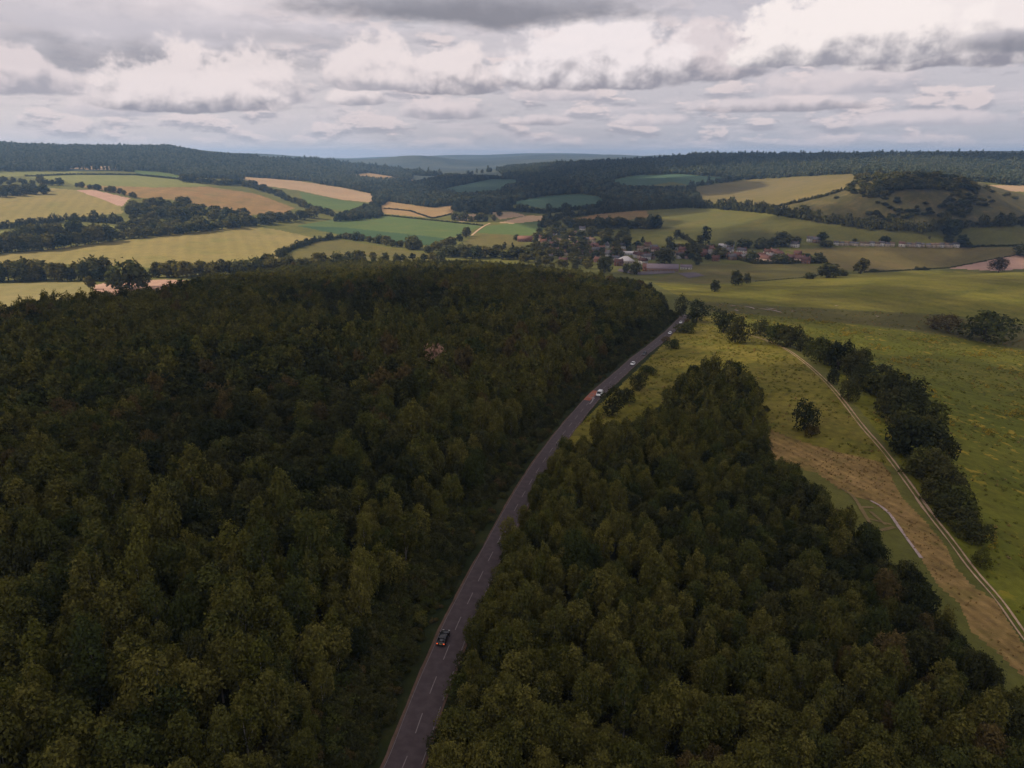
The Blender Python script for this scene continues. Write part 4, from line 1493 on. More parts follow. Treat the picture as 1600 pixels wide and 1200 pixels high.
row_trees([(700, 402), (760, 402), (830, 406), (850, 410)], 20, 20, 15, 'tree in the dark line between the left wood and the village', 'trees between the left wood and the village', jit=6)
# belts round the village and below the scrub hill
hedge([(846, 356), (870, 344), (920, 336), (966, 331), (1013, 328), (1066, 325)], 8, 'dark tree belt from the straw field along the brown pasture', tree=.4)
hedge([(740, 325), (800, 330), (850, 334), (930, 326), (948, 320)], 6, 'hedge under the lower blue-green field', tree=.4)
hedge([(1050, 324), (1120, 326), (1200, 333), (1266, 344)], 8, 'wooded hedge along the top of the long green slope', tree=.3)
hedge([(1255, 342), (1333, 355), (1400, 361), (1480, 360)], 11, 'thick hedge at the foot of the scrub hill', tree=.3)
hedge([(1200, 327), (1233, 320), (1290, 307), (1325, 296)], 4.5, 'hedge climbing the left shoulder of the scrub hill')
hedge([(1480, 360), (1540, 354), (1690, 350)], 7, 'hedge at the right foot of the scrub hill', tree=.3)
hedge([(1500, 387), (1600, 385), (1690, 385)], 2.5, 'thin straight hedge right of the terraced houses')
hedge([(1350, 426), (1433, 422), (1484, 419), (1588, 399), (1690, 397)], 1.6, 'low dark hedge round the pink ploughed field')
hedge([(1430, 422), (1450, 422)], 4, 'short dark clump of hedge left of the pink ploughed field')
hedge([(1180, 440), (1256, 434), (1286, 429)], 1.4, 'faint low hedge below the village pasture')
hedge([(1100, 393), (1180, 413), (1290, 411)], 4, 'garden hedge along the lower edge of the village', tree=.5)
hedge([(1060, 368), (1080, 380), (1090, 388)], 5, 'slanting row of shrubs running down the green slope into the village', tree=.2)
row_trees([(905, 357), (960, 357), (1030, 357)], 20, 15, 14, 'tree in the dark block on the slope above the village', 'trees in the block above the village')
one('far_tall', 1024, 357, 18, 20, 'tallest tree at the right end of the block above the village')
area_trees([(848, 352), (905, 350), (905, 364), (965, 366), (998, 380), (1000, 396), (962, 404), (955, 420), (900, 424), (850, 418), (815, 412), (812, 392), (835, 380)], 104, 15, 11,
           'dark garden tree among the crowded houses at the left end of the village', 'garden trees at the left end of the village')
for a in [('far_wide', 945, 426, 20, 21, 'round tree at the left of the long school building'), ('far_round', 994, 429, 21, 18, 'purplish dark tree in front of the school roofs'),
          ('far_round', 979, 427, 12, 14, 'small tree beside the purplish dark tree by the school'), ('far_green', 1038, 412, 28, 24, 'big pale green tree behind the school'),
          ('far_green', 1082, 404, 24, 22, 'big round green tree in the middle of the village'), ('far_round', 1088, 414, 16, 14, 'lower tree in front of the big round village tree'),
          ('far_poplar', 1057, 374, 9, 15, 'narrow upright tree on the slope above the village'), ('far_conifer', 1004, 381, 9, 11, 'small pointed tree right of the tree block'),
          ('far_poplar', 1102, 384, 12, 30, 'tallest narrow conifer above the village roofs'), ('far_poplar', 1094, 387, 10, 19, 'shorter narrow conifer left of the tallest one'),
          ('far_round', 1046, 382, 12, 12, 'round tree at the foot of the green slope above the school'), ('far_wide', 1142, 387, 15, 9, 'low tree behind the white roof in the village'),
          ('far_wide', 1163, 388, 22, 12, 'broad dark tree behind the white houses'), ('far_wide', 1187, 388, 28, 13, 'broad dark tree right behind the pinkish farmhouse'),
          ('far_round', 1221, 385, 30, 21, 'big tree between the farmhouse and the terrace'), ('far_round', 1208, 386, 16, 14, 'tree left of the big tree before the terrace'),
          ('far_olive', 1243, 384, 16, 12, 'olive tree next to the first white house of the terrace'), ('far_round', 1285, 379, 17, 15, 'round tree rising behind the start of the terrace'),
          ('far_wide', 1291, 385, 20, 8, 'low bushy tree in front of the start of the terrace'), ('far_green', 1124, 404, 26, 15, 'green tree among the brick houses, lower village'),
          ('far_wide', 1172, 410, 22, 14, 'dark tree left of the pale pinkish gables'), ('far_wide', 1219, 411, 28, 12, 'dark tree in front of the pale pinkish gables'),
          ('far_round', 1260, 407, 18, 10, 'tree at the right end of the farm roofs'), ('far_round', 1279, 411, 20, 15, 'last tree at the right end of the lower village'),
          ('far_wide', 1382, 379, 15, 8, 'tree behind the middle of the terrace'), ('far_round', 1336, 378, 8, 5, 'small tree behind the white terrace house'),
          ('far_round', 1480, 379, 16, 10, 'tree at the right end of the terrace'), ('far_wide', 1485, 369, 24, 22, 'big tree at the foot of the hill, right of the terrace'),
          ('far_round', 1503, 384, 18, 15, 'tree beside the last terrace houses'), ('far_round', 1512, 387, 14, 8, 'bushy tree at the start of the straight hedge'),
          ('far_olive', 1452, 374, 5, 5, 'tiny lone tree on the slope above the terrace'),
          ('far_round', 1149, 446, 20, 22, 'largest of three dark trees on the pasture below the village'), ('far_round', 1167, 443, 12, 15, 'smallest, rightmost of three dark trees on the pasture below the village'),
          ('far_round', 1116, 456, 16, 17, 'lowest, leftmost of three dark trees on the pasture below the village'),
          ('beech_brown', 1560, 426, 25, 22, 'sparse brownish lone tree in front of the pink ploughed field'), ('far_wide', 1600, 400, 26, 17, 'dark tree at the right edge above the pink ploughed field'),
          ('far_wide', 1265, 436, 16, 8, 'low bush at the left end of the bush group on the meadow crest'), ('far_round', 1292, 434, 36, 21, 'widest bush of the group on the meadow crest'),
          ('far_wide', 1316, 431, 26, 8, 'low spreading bush between the two big ones on the meadow crest'), ('far_olive', 1344, 428, 22, 21, 'upright bush at the right end of the group on the meadow crest'),
          ('far_wide', 1364, 425, 14, 3.5, 'flat little bush right of the group on the meadow crest')]:
    one(*a)
row_trees([(1040, 390), (1075, 392), (1130, 391)], 9, 13, 9, 'garden tree behind the middle houses of the village', 'garden trees in the middle of the village', jit=4)
row_trees([(1000, 400), (1060, 404), (1110, 408)], 8, 13, 9, 'garden tree in front of the middle houses of the village', 'front garden trees in the middle of the village', jit=4)
# the scrub hill
area_trees([(1322, 298), (1340, 275), (1380, 270), (1450, 270), (1500, 282), (1540, 296), (1480, 300), (1420, 296), (1370, 312)], 120, 13, 6.5, 'bushy tree of the thick cap on top of the scrub hill',
           'trees capping the scrub hill', keys=['far_round', 'far_wide', 'far_olive'], name='hill_tree')
area_trees([(1290, 332), (1310, 304), (1480, 290), (1560, 300), (1600, 315), (1690, 320), (1690, 346), (1490, 354), (1350, 354)], 200, 8.5, 4.4, 'scattered dark bush on the open face of the scrub hill',
           'bushes on the face of the scrub hill', keys=['far_wide', 'far_round', 'far_olive', 'far_tall'], cat='bush', name='hill_bush', mind=.25, clump=.055)


plant_queue(222)


# ---- far woods: nobody could count these
def far_wood(name, outlines, lift, sp, keys, label, holes=True, patch=None, smin=.8, smax=1.25, rmin=0, seed=1, wave=0):
    rng = np.random.default_rng(seed)
    X, Y = [], []
    for o in outlines:
        pg = poly(o, lift, 10, rmin)
        x, y = jitter_grid(pg, sp, rng)
        X.append(x)
        Y.append(y)
    x, y = np.concatenate(X), np.concatenate(Y)
    m = in_view(x, y, 10, 60)
    if holes:
        for nm, mt, px in FIELDS:
            if max(p[1] for p in px) > 345:
                continue
            m &= ~inside(poly(px), x, y)
    if patch is not None:
        v = np.sin(x * patch[0] + 1.1 + np.sin(y * patch[0] * .6)) + np.sin(y * patch[0] * .8 + 2 + np.sin(x * patch[0] * .5))
        m &= v > patch[1]
    x, y = x[m], y[m]
    n = len(x)
    print(name, n)
    s = rng.uniform(smin, smax, n)
    scatter(name, x, y, keys, rng.integers(0, len(keys), n), s, s * rng.uniform(.8, 1.2, n), rng.uniform(0, 6.28, n), label, 'woodland')


RK = ['ridge_round', 'ridge_tall', 'ridge_wide', 'ridge_olive']
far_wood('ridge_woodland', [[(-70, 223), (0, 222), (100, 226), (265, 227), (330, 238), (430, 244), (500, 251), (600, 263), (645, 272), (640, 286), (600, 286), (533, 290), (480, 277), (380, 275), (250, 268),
                            (200, 262), (110, 258), (90, 265), (-70, 268)]], 14, 12.5, ['ridge_lit', 'ridge_lit_tall', 'ridge_round', 'ridge_lit'], 'hazy dark woodland covering the long ridge at the upper left', seed=2)
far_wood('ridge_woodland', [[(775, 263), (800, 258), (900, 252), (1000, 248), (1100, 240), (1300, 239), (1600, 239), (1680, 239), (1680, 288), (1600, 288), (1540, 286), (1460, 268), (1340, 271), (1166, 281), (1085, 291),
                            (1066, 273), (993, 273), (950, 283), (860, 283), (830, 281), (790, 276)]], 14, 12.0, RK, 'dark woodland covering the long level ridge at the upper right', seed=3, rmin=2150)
far_wood('valley_woodland', [[(540, 288), (600, 284), (650, 284), (700, 272), (790, 276), (830, 281), (770, 280), (690, 295), (720, 304), (790, 300), (800, 312), (770, 330), (720, 326), (690, 321), (640, 320), (604, 314),
                             (585, 318), (583, 303)],
                            [(690, 296), (720, 304), (782, 299), (792, 289), (860, 283), (950, 283), (975, 290), (1010, 292), (1085, 293), (1100, 316), (1050, 317), (950, 322), (945, 313), (905, 302), (850, 306), (795, 316),
                             (760, 330), (700, 320)],
                            [(540, 331), (580, 318), (600, 316), (594, 326), (598, 334), (560, 338), (520, 340)]],
         10, 10.5, ['far_round', 'far_wide', 'far_tall', 'far_olive', 'ridge_round'], 'dark woods filling the folds between the fields in the middle distance', seed=4)
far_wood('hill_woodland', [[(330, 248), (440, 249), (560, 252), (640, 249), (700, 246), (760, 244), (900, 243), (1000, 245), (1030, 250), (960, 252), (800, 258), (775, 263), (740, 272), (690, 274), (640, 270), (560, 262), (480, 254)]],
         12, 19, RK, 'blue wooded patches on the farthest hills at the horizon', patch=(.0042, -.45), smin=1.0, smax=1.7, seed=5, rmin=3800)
# ------------------------------------------------------------------ the village
H_WALL = {'white': plain('white_render', (.80, .76, .74), .8, .2, var=.12, scale=.5), 'cream': plain('cream_render', (.68, .56, .46), .8, .2, var=.15, scale=.5),
          'brick': plain('red_brick', (.27, .13, .09), .9, .1, var=.3, scale=1.5), 'brown': plain('brown_brick', (.24, .155, .115), .9, .1, var=.3, scale=1.5),
          'pinkwall': plain('pink_render', (.70, .52, .46), .8, .2, var=.12, scale=.5)}
H_ROOF = {'tile': plain('red_roof_tile', (.115, .060, .050), .9, .1, var=.35, scale=1.2), 'orange': plain('orange_roof_tile', (.145, .075, .055), .9, .1, var=.3, scale=1.2),
          'slate': plain('grey_slate', (.10, .092, .10), .75, .25, var=.3, scale=1.2), 'purple': plain('purplish_slate', (.165, .130, .150), .8, .2, var=.25, scale=1.2),
          'palegrey': plain('pale_sheet_roof', (.56, .52, .51), .6, .3, var=.12, scale=.6), 'thatch': plain('brown_roof', (.16, .11, .075), .95, .05, var=.3, scale=1.2)}
H_GLASS = plain('window_glass', (.03, .035, .04), .15, .6)
H_DOOR = plain('door_paint', (.10, .09, .10), .5, .3, var=.5)
H_FRAME = plain('window_frame', (.72, .70, .68), .5, .3)


def box_arr(x0, x1, y0, y1, z0, z1):
    V = np.array([(x, y, z) for z in (z0, z1) for y in (y0, y1) for x in (x0, x1)], float)
    F = np.array([(0, 2, 3, 1), (4, 5, 7, 6), (0, 1, 5, 4), (2, 6, 7, 3), (0, 4, 6, 2), (1, 3, 7, 5)])
    return V, F


def gable_arr(L, D, z, hr, over=.35, hip=0.0, th=.22, zo=0.0):
    """roof: two slopes with thickness, ridge along x; hip > 0 pulls the ridge ends in"""
    a, b = L / 2 + over, D / 2 + over
    e = z - over * hr / (D / 2) + zo
    r = a - hip
    top = [(-a, -b, e), (a, -b, e), (a, b, e), (-a, b, e), (-r, 0, z + hr + zo), (r, 0, z + hr + zo)]
    V = np.array(top + [(p[0], p[1], p[2] - th) for p in top])
    q = [(0, 1, 5, 4), (2, 3, 4, 5), (3, 0, 4, 4), (1, 2, 5, 5), (0, 6, 7, 1), (1, 7, 8, 2), (2, 8, 9, 3), (3, 9, 6, 0), (7, 6, 10, 11), (9, 8, 11, 10), (6, 9, 10, 10), (8, 7, 11, 11)]
    return V, q


def mixed_mesh(name, V, q, mat):
    quads = np.array([f for f in q if len(set(f)) == 4])
    tris = np.array([list(dict.fromkeys(f)) for f in q if len(set(f)) == 3])
    return mesh_from(name, V, [a for a in (quads, tris) if len(a)], [mat])


HOUSES = {}


def house_proto(key, L, D, hw, hr, wall, roof, hip=0.0, wing=False, chim=1, nwin=3, storeys=2):
    """every piece is a mesh of its own: wall, roof, chimney, windows, door"""
    p = {'pieces': []}
    # wall: body with gable ends
    V, F = box_arr(-L / 2, L / 2, -D / 2, D / 2, -1.2, hw)
    q = [tuple(f) for f in F if not (f == np.array([4, 5, 7, 6])).all()]
    if hip == 0:
        k = len(V)
        V = np.concatenate([V, [(-L / 2, 0, hw + hr * .93), (L / 2, 0, hw + hr * .93)]])
        q += [(4, 6, k, k), (7, 5, k + 1, k + 1)]
    if wing:
        W, FW = box_arr(L * .12, L * .12 + D * .62, -D / 2 - 2.6, -D / 2 + .02, -1.2, hw - .1)
        o = len(V)
        V = np.concatenate([V, W])
        q += [tuple(int(i) + o for i in f) for f in FW if not (f == np.array([4, 5, 7, 6])).all()]
        k = len(V)
        xm = L * .12 + D * .31
        V = np.concatenate([V, [(xm, -D / 2 - 2.6, hw - .1 + D * .26)]])
        q += [(o + 5, o + 4, k, k)]
    p['wall'] = mixed_mesh('wall', V, q, H_WALL[wall])
    V, q = gable_arr(L, D, hw, hr, hip=hip)
    if wing:
        V2, q2 = gable_arr(D * .5 + 2.6, D * .62, hw - .1, D * .28, over=.3)
        c = V2.copy()
        V2 = np.stack([c[:, 1] + L * .12 + D * .31, c[:, 0] - D / 2 - 1.3 + D * .25, c[:, 2] + .03], 1)
        o = len(V)
        V = np.concatenate([V, V2])
        q = list(q) + [tuple(i + o for i in f) for f in q2]
    p['roof'] = mixed_mesh('roof', V, q, H_ROOF[roof])
    p['chimney'] = []
    for i in range(chim):
        x = (-L / 2 + .7) if i == 0 else (L / 2 - 1.6)
        V1 = box_arr(x, x + .9, -.45, .45, hw + hr * .55, hw + hr + 1.1)
        V2 = box_arr(x + .2, x + .7, -.2, .2, hw + hr + 1.1, hw + hr + 1.5)
        v, f = join([V1, V2])
        p['chimney'].append(mesh_from('chimney', v, f, [H_WALL['brick' if wall != 'brick' else 'brown']]))
    p['win'] = []
    v1, f1 = box_arr(-.58, .58, -.05, .02, -.62, .62)
    p['frame'] = mesh_from('window', v1, f1, [H_FRAME])
    v1, f1 = join([box_arr(-.5, -.04, -.09, -.055, -.54, .54), box_arr(.04, .5, -.09, -.055, -.54, .54)])
    p['pane'] = mesh_from('pane', v1, f1, [H_GLASS])
    skip = (L * .12, L * .12 + D * .62) if wing else (99, 99)
    for s in range(storeys):
        z = 1.35 + s * 2.55
        for i in range(nwin):
            x = -L / 2 + (i + .5) * L / nwin
            if skip[0] - .7 < x < skip[1] + .7:
                p['win'].append((skip[0] + (skip[1] - skip[0]) / 2, -D / 2 - 2.6, z))
                continue
            if s == 0 and i == nwin // 2 and not wing:
                continue
            p['win'].append((x, -D / 2, z))
    v, f = join([box_arr(-.5, .5, -.07, .02, 0, 2.1), box_arr(-.65, .65, -.5, .02, 2.12, 2.24)])
    p['door'] = mesh_from('door', v, f, [H_DOOR])
    p['door_at'] = (-L / 2 + (nwin // 2 + .5) * L / nwin if not wing else -L * .05, -D / 2, 0)
    HOUSES[key] = p


house_proto('white_house', 11, 7.5, 5.2, 3.0, 'white', 'slate', chim=2, nwin=4)
house_proto('white_red', 10, 7.5, 5.0, 3.2, 'white', 'tile', wing=True, nwin=3)
house_proto('brick_house', 10.5, 7.5, 5.0, 3.4, 'brick', 'tile', chim=2, nwin=3)
house_proto('brick_wing', 11, 8, 5.0, 3.6, 'brick', 'tile', wing=True, nwin=3)
house_proto('cream_house', 10, 7.2, 5.0, 3.0, 'cream', 'thatch', nwin=3)
house_proto('pink_house', 12, 8, 5.0, 3.8, 'pinkwall', 'tile', wing=True, nwin=4, chim=2)
house_proto('brown_house', 10, 7.5, 5.0, 3.4, 'brown', 'slate', nwin=3)
house_proto('orange_house', 12, 8, 4.6, 3.8, 'cream', 'orange', hip=2.4, nwin=4, chim=2)
house_proto('bungalow', 13, 8, 2.8, 2.6, 'white', 'purple', nwin=4, storeys=1)
house_proto('terrace_white', 8.5, 7, 5.0, 2.6, 'white', 'slate', nwin=3)
house_proto('terrace_cream', 8.5, 7, 5.0, 2.6, 'cream', 'thatch', nwin=3)
house_proto('terrace_brick', 8.5, 7, 5.0, 2.6, 'cream', 'slate', nwin=3)
house_proto('barn', 24, 9, 4.6, 4.2, 'brick', 'orange', nwin=6, chim=0, storeys=1)
house_proto('school', 36, 13, 4.2, 4.4, 'brown', 'purple', nwin=10, chim=0, storeys=1)
house_proto('low_white', 22, 8, 3.2, 2.0, 'white', 'palegrey', nwin=6, chim=0, storeys=1)
house_proto('hip_hall', 20, 16, 3.4, 5.4, 'cream', 'palegrey', hip=8.0, nwin=6, chim=0, storeys=1)
house_proto('chapel', 13, 6.5, 5.2, 4.6, 'white', 'slate', nwin=4, chim=0, storeys=1)
house_proto('farm_long', 30, 9, 4.2, 3.8, 'pinkwall', 'tile', nwin=8, chim=1, storeys=1)
CATS = {'barn': 'barn', 'school': 'school', 'hip_hall': 'hall', 'chapel': 'chapel', 'farm_long': 'farm building'}


def house(key, px, py, label, rot=None, group=None, s=1.25):
    p = HOUSES[key]
    x, y = at(px, py)
    face = -math.atan2(x, y)
    rz = face + (RNG.uniform(-.55, .55) if rot is None else rot)
    o = link(key if key in ('barn', 'school', 'chapel') else ('terrace_house' if key.startswith('terrace') else 'village_house'), None, None, (x, y, float(height(x, y))), (0, 0, rz), (s, s, s))
    o.empty_display_size = 2
    tag(o, label, CATS.get(key, 'house'), group)
    link('wall', p['wall'], o)
    rf = link('roof', p['roof'], o)
    for c in p['chimney']:
        link('chimney', c, rf)
    for w in p['win']:
        f = link('window', p['frame'], o, w)
        link('pane', p['pane'], f)
    link('door', p['door'], o, p['door_at'])
    return o


A = lambda x, y: (800 + x * .1875, 320 + y * .1875 + 1.5)
B = lambda x, y: (1060 + x * .1875, 340 + y * .1875 + 1.5)
CV = lambda x, y: (1300 + x * .1875, 340 + y * .1875 + 1.5)
for key, p, label, rot in [
    ('barn', A(108, 298), 'long red brick barn with orange roof at the far left of the village', .1),
    ('orange_house', A(250, 292), 'orange roofed house right of the brick barn', .5),
    ('white_red', A(292, 302), 'white gabled house with red roof beside the orange roofed house', -.4),
    ('orange_house', A(262, 322), 'low orange roofed house just below the white gabled one', .1),
    ('white_house', A(585, 212), 'large white house alone below the tree block above the village', -.25),
    ('cream_house', A(515, 248), 'small cream house left below the large white house', .3),
    ('white_red', A(350, 250), 'small white house above the orange roofs, half hidden by trees', -.2),
    ('brick_house', A(490, 362), 'red brick house in the trees left of the village centre', .5),
    ('white_red', A(652, 362), 'white house with red roof in the village centre', -.5),
    ('brick_wing', A(690, 358), 'red brick house with a front wing, right of the white centre house', .3),
    ('orange_house', A(742, 380), 'orange roofed house below the white chapel gable', .2),
    ('chapel', A(790, 354), 'white chapel with a tall pointed gable in the village', 1.45),
    ('white_house', A(912, 360), 'white house between chapel and the round tree', .2),
    ('brown_house', A(622, 306), 'brown house with slate roof high among the village trees', .4),
    ('cream_house', A(668, 306), 'cream house beside the high brown house', -.3),
    ('cream_house', A(578, 394), 'cream cottage in the front row under the trees', .4),
    ('brick_house', A(612, 412), 'brick cottage in front of the village trees', -.2),
    ('brown_house', A(694, 392), 'brown house in the second row of the village centre', .1),
    ('cream_house', A(862, 392), 'cream house left of the white sheet roof', -.3),
    ('brick_house', A(886, 408), 'brick house behind the hipped hall', .5),
    ('low_white', A(980, 410), 'long low building with a bright white sheet roof', .05),
    ('hip_hall', A(945, 475), 'wide hall with a pale pyramid roof near the school', .3),
    ('white_red', A(1042, 432), 'white house with red roof right of the bright white roof', .4),
    ('pink_house', A(1085, 440), 'pinkish house with red roof above the school', -.3),
    ('white_house', A(1116, 452), 'white slate roofed house above the school', .4),
    ('brown_house', A(1158, 446), 'purplish brown house right above the long school roof', .2),
    ('white_red', A(1092, 486), 'white house directly left of the school roof', -.6),
    ('brick_wing', A(1128, 542), 'red roofed brick wing at the left end of the school', .1),
    ('school', A(1252, 545), 'very long school building with a purplish slate roof', .03),
    ('brick_house', A(888, 500), 'red roofed house below the pyramid roof hall', .2),
    ('brown_house', A(1182, 372), 'brown house with slate roof behind the big pale green tree', -.2),
    ('cream_house', A(1124, 366), 'cream house left of the brown one behind the green tree', .4),
    ('white_house', A(1368, 366), 'white house on the slope right of the big pale green tree', -.3),
    ('white_red', A(1412, 438), 'white gabled house right of the school trees', .5),
    ('brick_wing', A(1592, 410), 'red brick house with wing in the middle of the village', -.4),
    ('brown_house', A(128, 412), 'brown cottage at the left under the village trees', .3),
    ('white_house', A(242, 475), 'white cottage at the lower left end of the village', -.5),
    ('cream_house', A(462, 416), 'cream cottage deep in the trees of the lower left village', .2),
    ('bungalow', A(1450, 528), 'pale bungalow behind the hedge right of the school', .05),
    ('brown_house', A(805, 420), 'brown house between the chapel and the pyramid roof hall', .3),
    ('brick_house', A(340, 345), 'brick house hidden in the trees below the orange roofs', -.3),
    ('white_house', B(20, 332), 'white house by the green tree in the middle of the village', .4),
    ('brick_wing', B(205, 318), 'red brick house with a white gable, middle of the village', .2),
    ('orange_house', B(262, 275), 'orange roofed house behind the middle of the village', -.3),
    ('low_white', B(400, 240), 'long low white building on the upper edge of the village', -.08),
    ('chapel', B(408, 300), 'small white gabled house with a bright chimney wall', 1.3),
    ('brown_house', B(445, 345), 'dark slate roofed house in the lower right village', .4),
    ('brick_house', B(492, 330), 'brick house with a dark roof beside the slate roofed one', -.3),
    ('white_house', B(520, 294), 'white house behind the dark roofs in the right village', .2),
    ('brown_house', B(548, 345), 'brown house left of the dark garden tree in the right village', .5),
    ('pink_house', B(688, 340), 'pale pink gabled house at the left of the farm', .7),
    ('farm_long', B(728, 358), 'long pinkish farm building with a pale front', -.5),
    ('white_red', B(742, 305), 'white house with red roof behind the pink farm', .3),
    ('pink_house', B(798, 308), 'pink house in the middle of the farm group', -.4),
    ('white_red', B(832, 318), 'white gabled house at the right of the farm group', .5),
    ('brick_house', B(930, 352), 'brick house right below the farm group', .2),
    ('pink_house', B(1012, 362), 'pinkish house near the right end of the lower village', -.3),
    ('brick_house', B(1058, 374), 'low red roofed house at the right end of the lower village', .1),
    ('white_house', B(968, 240), 'white house on the lane between the village and the terrace', -.4),
    ('white_house', B(1102, 196), 'white house at the start of the terrace row', .2),
    ('brown_house', B(1150, 200), 'brown house second in the terrace row', -.1),
]:
    house(key, *p, label, rot)
for i, (x, key, lab) in enumerate([(32, 'terrace_white', 'bright white house near the left end of the terrace'), (78, 'terrace_brick', ''), (120, 'terrace_cream', ''), (160, 'terrace_brick', ''), (200, 'terrace_brick', ''),
                                   (248, 'terrace_cream', ''), (290, 'terrace_cream', ''), (330, 'terrace_white', 'second bright white house of the terrace, left of the middle tree'), (376, 'terrace_cream', ''), (412, 'terrace_white', 'low white house under the middle tree of the terrace'),
                                   (460, 'terrace_brick', ''), (500, 'terrace_cream', ''), (580, 'white_red', 'white house with a wide gable in the middle of the terrace'), (636, 'terrace_brick', ''), (676, 'terrace_cream', ''), (712, 'terrace_white', 'white house right of the middle of the terrace'),
                                   (752, 'terrace_brick', ''), (800, 'terrace_brick', ''), (838, 'terrace_cream', ''), (872, 'terrace_cream', ''), (910, 'terrace_white', 'white house fourth from the right end of the terrace'), (950, 'terrace_cream', ''), (985, 'terrace_brick', ''), (1030, 'white_house', 'white house closing the right end of the terrace')]):
    y = 222 + x * .018
    if lab:
        house(key, *CV(x, y), lab, .02, None, 1.0)
    elif key == 'terrace_cream':
        house(key, *CV(x, y), 'cream house with brown roof in the terrace row', .02, 'cream houses of the terrace row', .92)
    else:
        house(key, *CV(x, y), 'cream house with grey slate roof in the terrace row', .02, 'slate roofed houses of the terrace row', .85)


# more cottages between the trees, alike in kind: white, pale pink and brown, in loose rows
_spots = [(862, 372), (874, 380), (884, 388), (868, 396), (893, 376), (905, 384), (918, 378), (930, 386), (912, 396), (926, 402), (940, 394), (897, 404), (880, 412), (858, 406), (846, 396), (838, 404),
          (950, 402), (1000, 392), (1012, 386), (1024, 394), (1052, 400), (1066, 394), (1070, 404), (1112, 398), (1118, 408), (1132, 402), (1140, 394), (1152, 402), (1160, 396), (1206, 404), (1234, 406), (1246, 400),
          (962, 408), (972, 398), (934, 410), (906, 412)]
_alike = [('white_house', 'white cottage with a slate roof half hidden among the village trees', 'white cottages of the village'), ('cream_house', 'cream cottage with a brown roof among the village trees', 'cream cottages of the village'),
          ('brick_house', 'red brick cottage among the village trees', 'brick cottages of the village'), ('pink_house', 'pale pink cottage with a red roof among the village trees', 'pink cottages of the village')]
for i, (cx, cy) in enumerate(_spots):
    k, lab, grp = _alike[(i * 5 + i // 4) % 4]
    house(k, cx, cy, lab, None, grp, 1.1)


def yard(name, outline, mat):
    pg = poly(outline, 0, 4)
    c = pg.mean(0)
    V = [(c[0], c[1], float(height(*c)) + .5)] + [(p[0], p[1], float(height(*p)) + .5) for p in pg]
    n = len(pg)
    F = np.array([(0, 1 + i, 1 + (i + 1) % n) for i in range(n)])
    me = mesh_from(name, V, F, [mat])
    tag(link(name, me), kind='structure')


hard = field_mat('grey_hard_court', (.13, .105, .112), (.11, .092, .10), (.15, .12, .12), .06)
yard('hard_court', [(1058, 427), (1086, 426), (1101, 431), (1076, 435)], hard)
yard('school_yard', [(968, 420), (1000, 425), (1052, 424), (1056, 427), (1000, 430), (965, 424)], hard)
# ------------------------------------------------------------------ cars on the road
C_BLACK = plain('black_car_paint', (.012, .013, .016), .25, .6)
C_WHITE = plain('white_car_paint', (.78, .78, .78), .3, .5)
C_DARK = plain('dark_blue_car_paint', (.022, .026, .034), .25, .6)
C_GLASS = plain('car_glass', (.02, .022, .026), .08, .8)
C_TYRE = plain('tyre_rubber', (.015, .015, .015), .9, .1)
C_RIM = plain('wheel_rim', (.35, .35, .36), .35, .5, metal=.8)
C_RED = plain('tail_light', (.45, .02, .015), .25, .5, emit=(1.0, .16, .05, .7))
C_REDOFF = plain('tail_light_off', (.35, .02, .015), .25, .5)
C_LAMP = plain('head_light', (.75, .75, .72), .15, .6)
C_PLATE = plain('number_plate', (.60, .52, .20), .5, .3)
C_PLATEW = plain('front_plate', (.7, .7, .7), .5, .3)
C_TRIM = plain('dark_trim', (.03, .03, .03), .7, .2)


def loft(sections):
    """closed cross sections (lists of (x, z)) at stations y; caps at both ends"""
    k = len(sections[0][1])
    V = [(x, y, z) for y, s in sections for x, z in s]
    F = []
    for i in range(len(sections) - 1):
        for j in range(k):
            F.append((i * k + j, i * k + (j + 1) % k, (i + 1) * k + (j + 1) % k, (i + 1) * k + j))
    V = np.array(V, float)
    caps = []
    for i, rev in ((0, True), (len(sections) - 1, False)):
        c = V[i * k:(i + 1) * k].mean(0)
        V = np.concatenate([V, [c]])
        m = len(V) - 1
        for j in range(k):
            t = (i * k + j, i * k + (j + 1) % k, m)
            caps.append(t[::-1] if rev else t)
    return V, np.array(F), np.array(caps)


def round_sec(hw, z0, z1, tuck=.12, r=.10):
    """right half mirrored: a box section with rounded shoulders, tucked in at the sill"""
    pts = [(hw - tuck, z0), (hw, z0 + (z1 - z0) * .35), (hw, z1 - r * 1.6), (hw - r * .35, z1 - r * .5), (hw - r * 1.3, z1)]
    return pts + [(-x, z) for x, z in pts[::-1]]


def wheel_mesh(r, w):
    V, F = [], []
    N = 22
    prof = [(-w / 2, r * .62), (-w / 2, r * .93), (-w * .36, r), (w * .36, r), (w / 2, r * .93), (w / 2, r * .62)]
    for i in range(N):
        a = 2 * math.pi * i / N
        for x, q in prof:
            V.append((x, q * math.cos(a), q * math.sin(a)))
    k = len(prof)
    for i in range(N):
        for j in range(k - 1):
            F.append((i * k + j, i * k + j + 1, ((i + 1) % N) * k + j + 1, ((i + 1) % N) * k + j))
    return mesh_from('wheel', V, np.array(F), [C_TYRE], smooth=True)


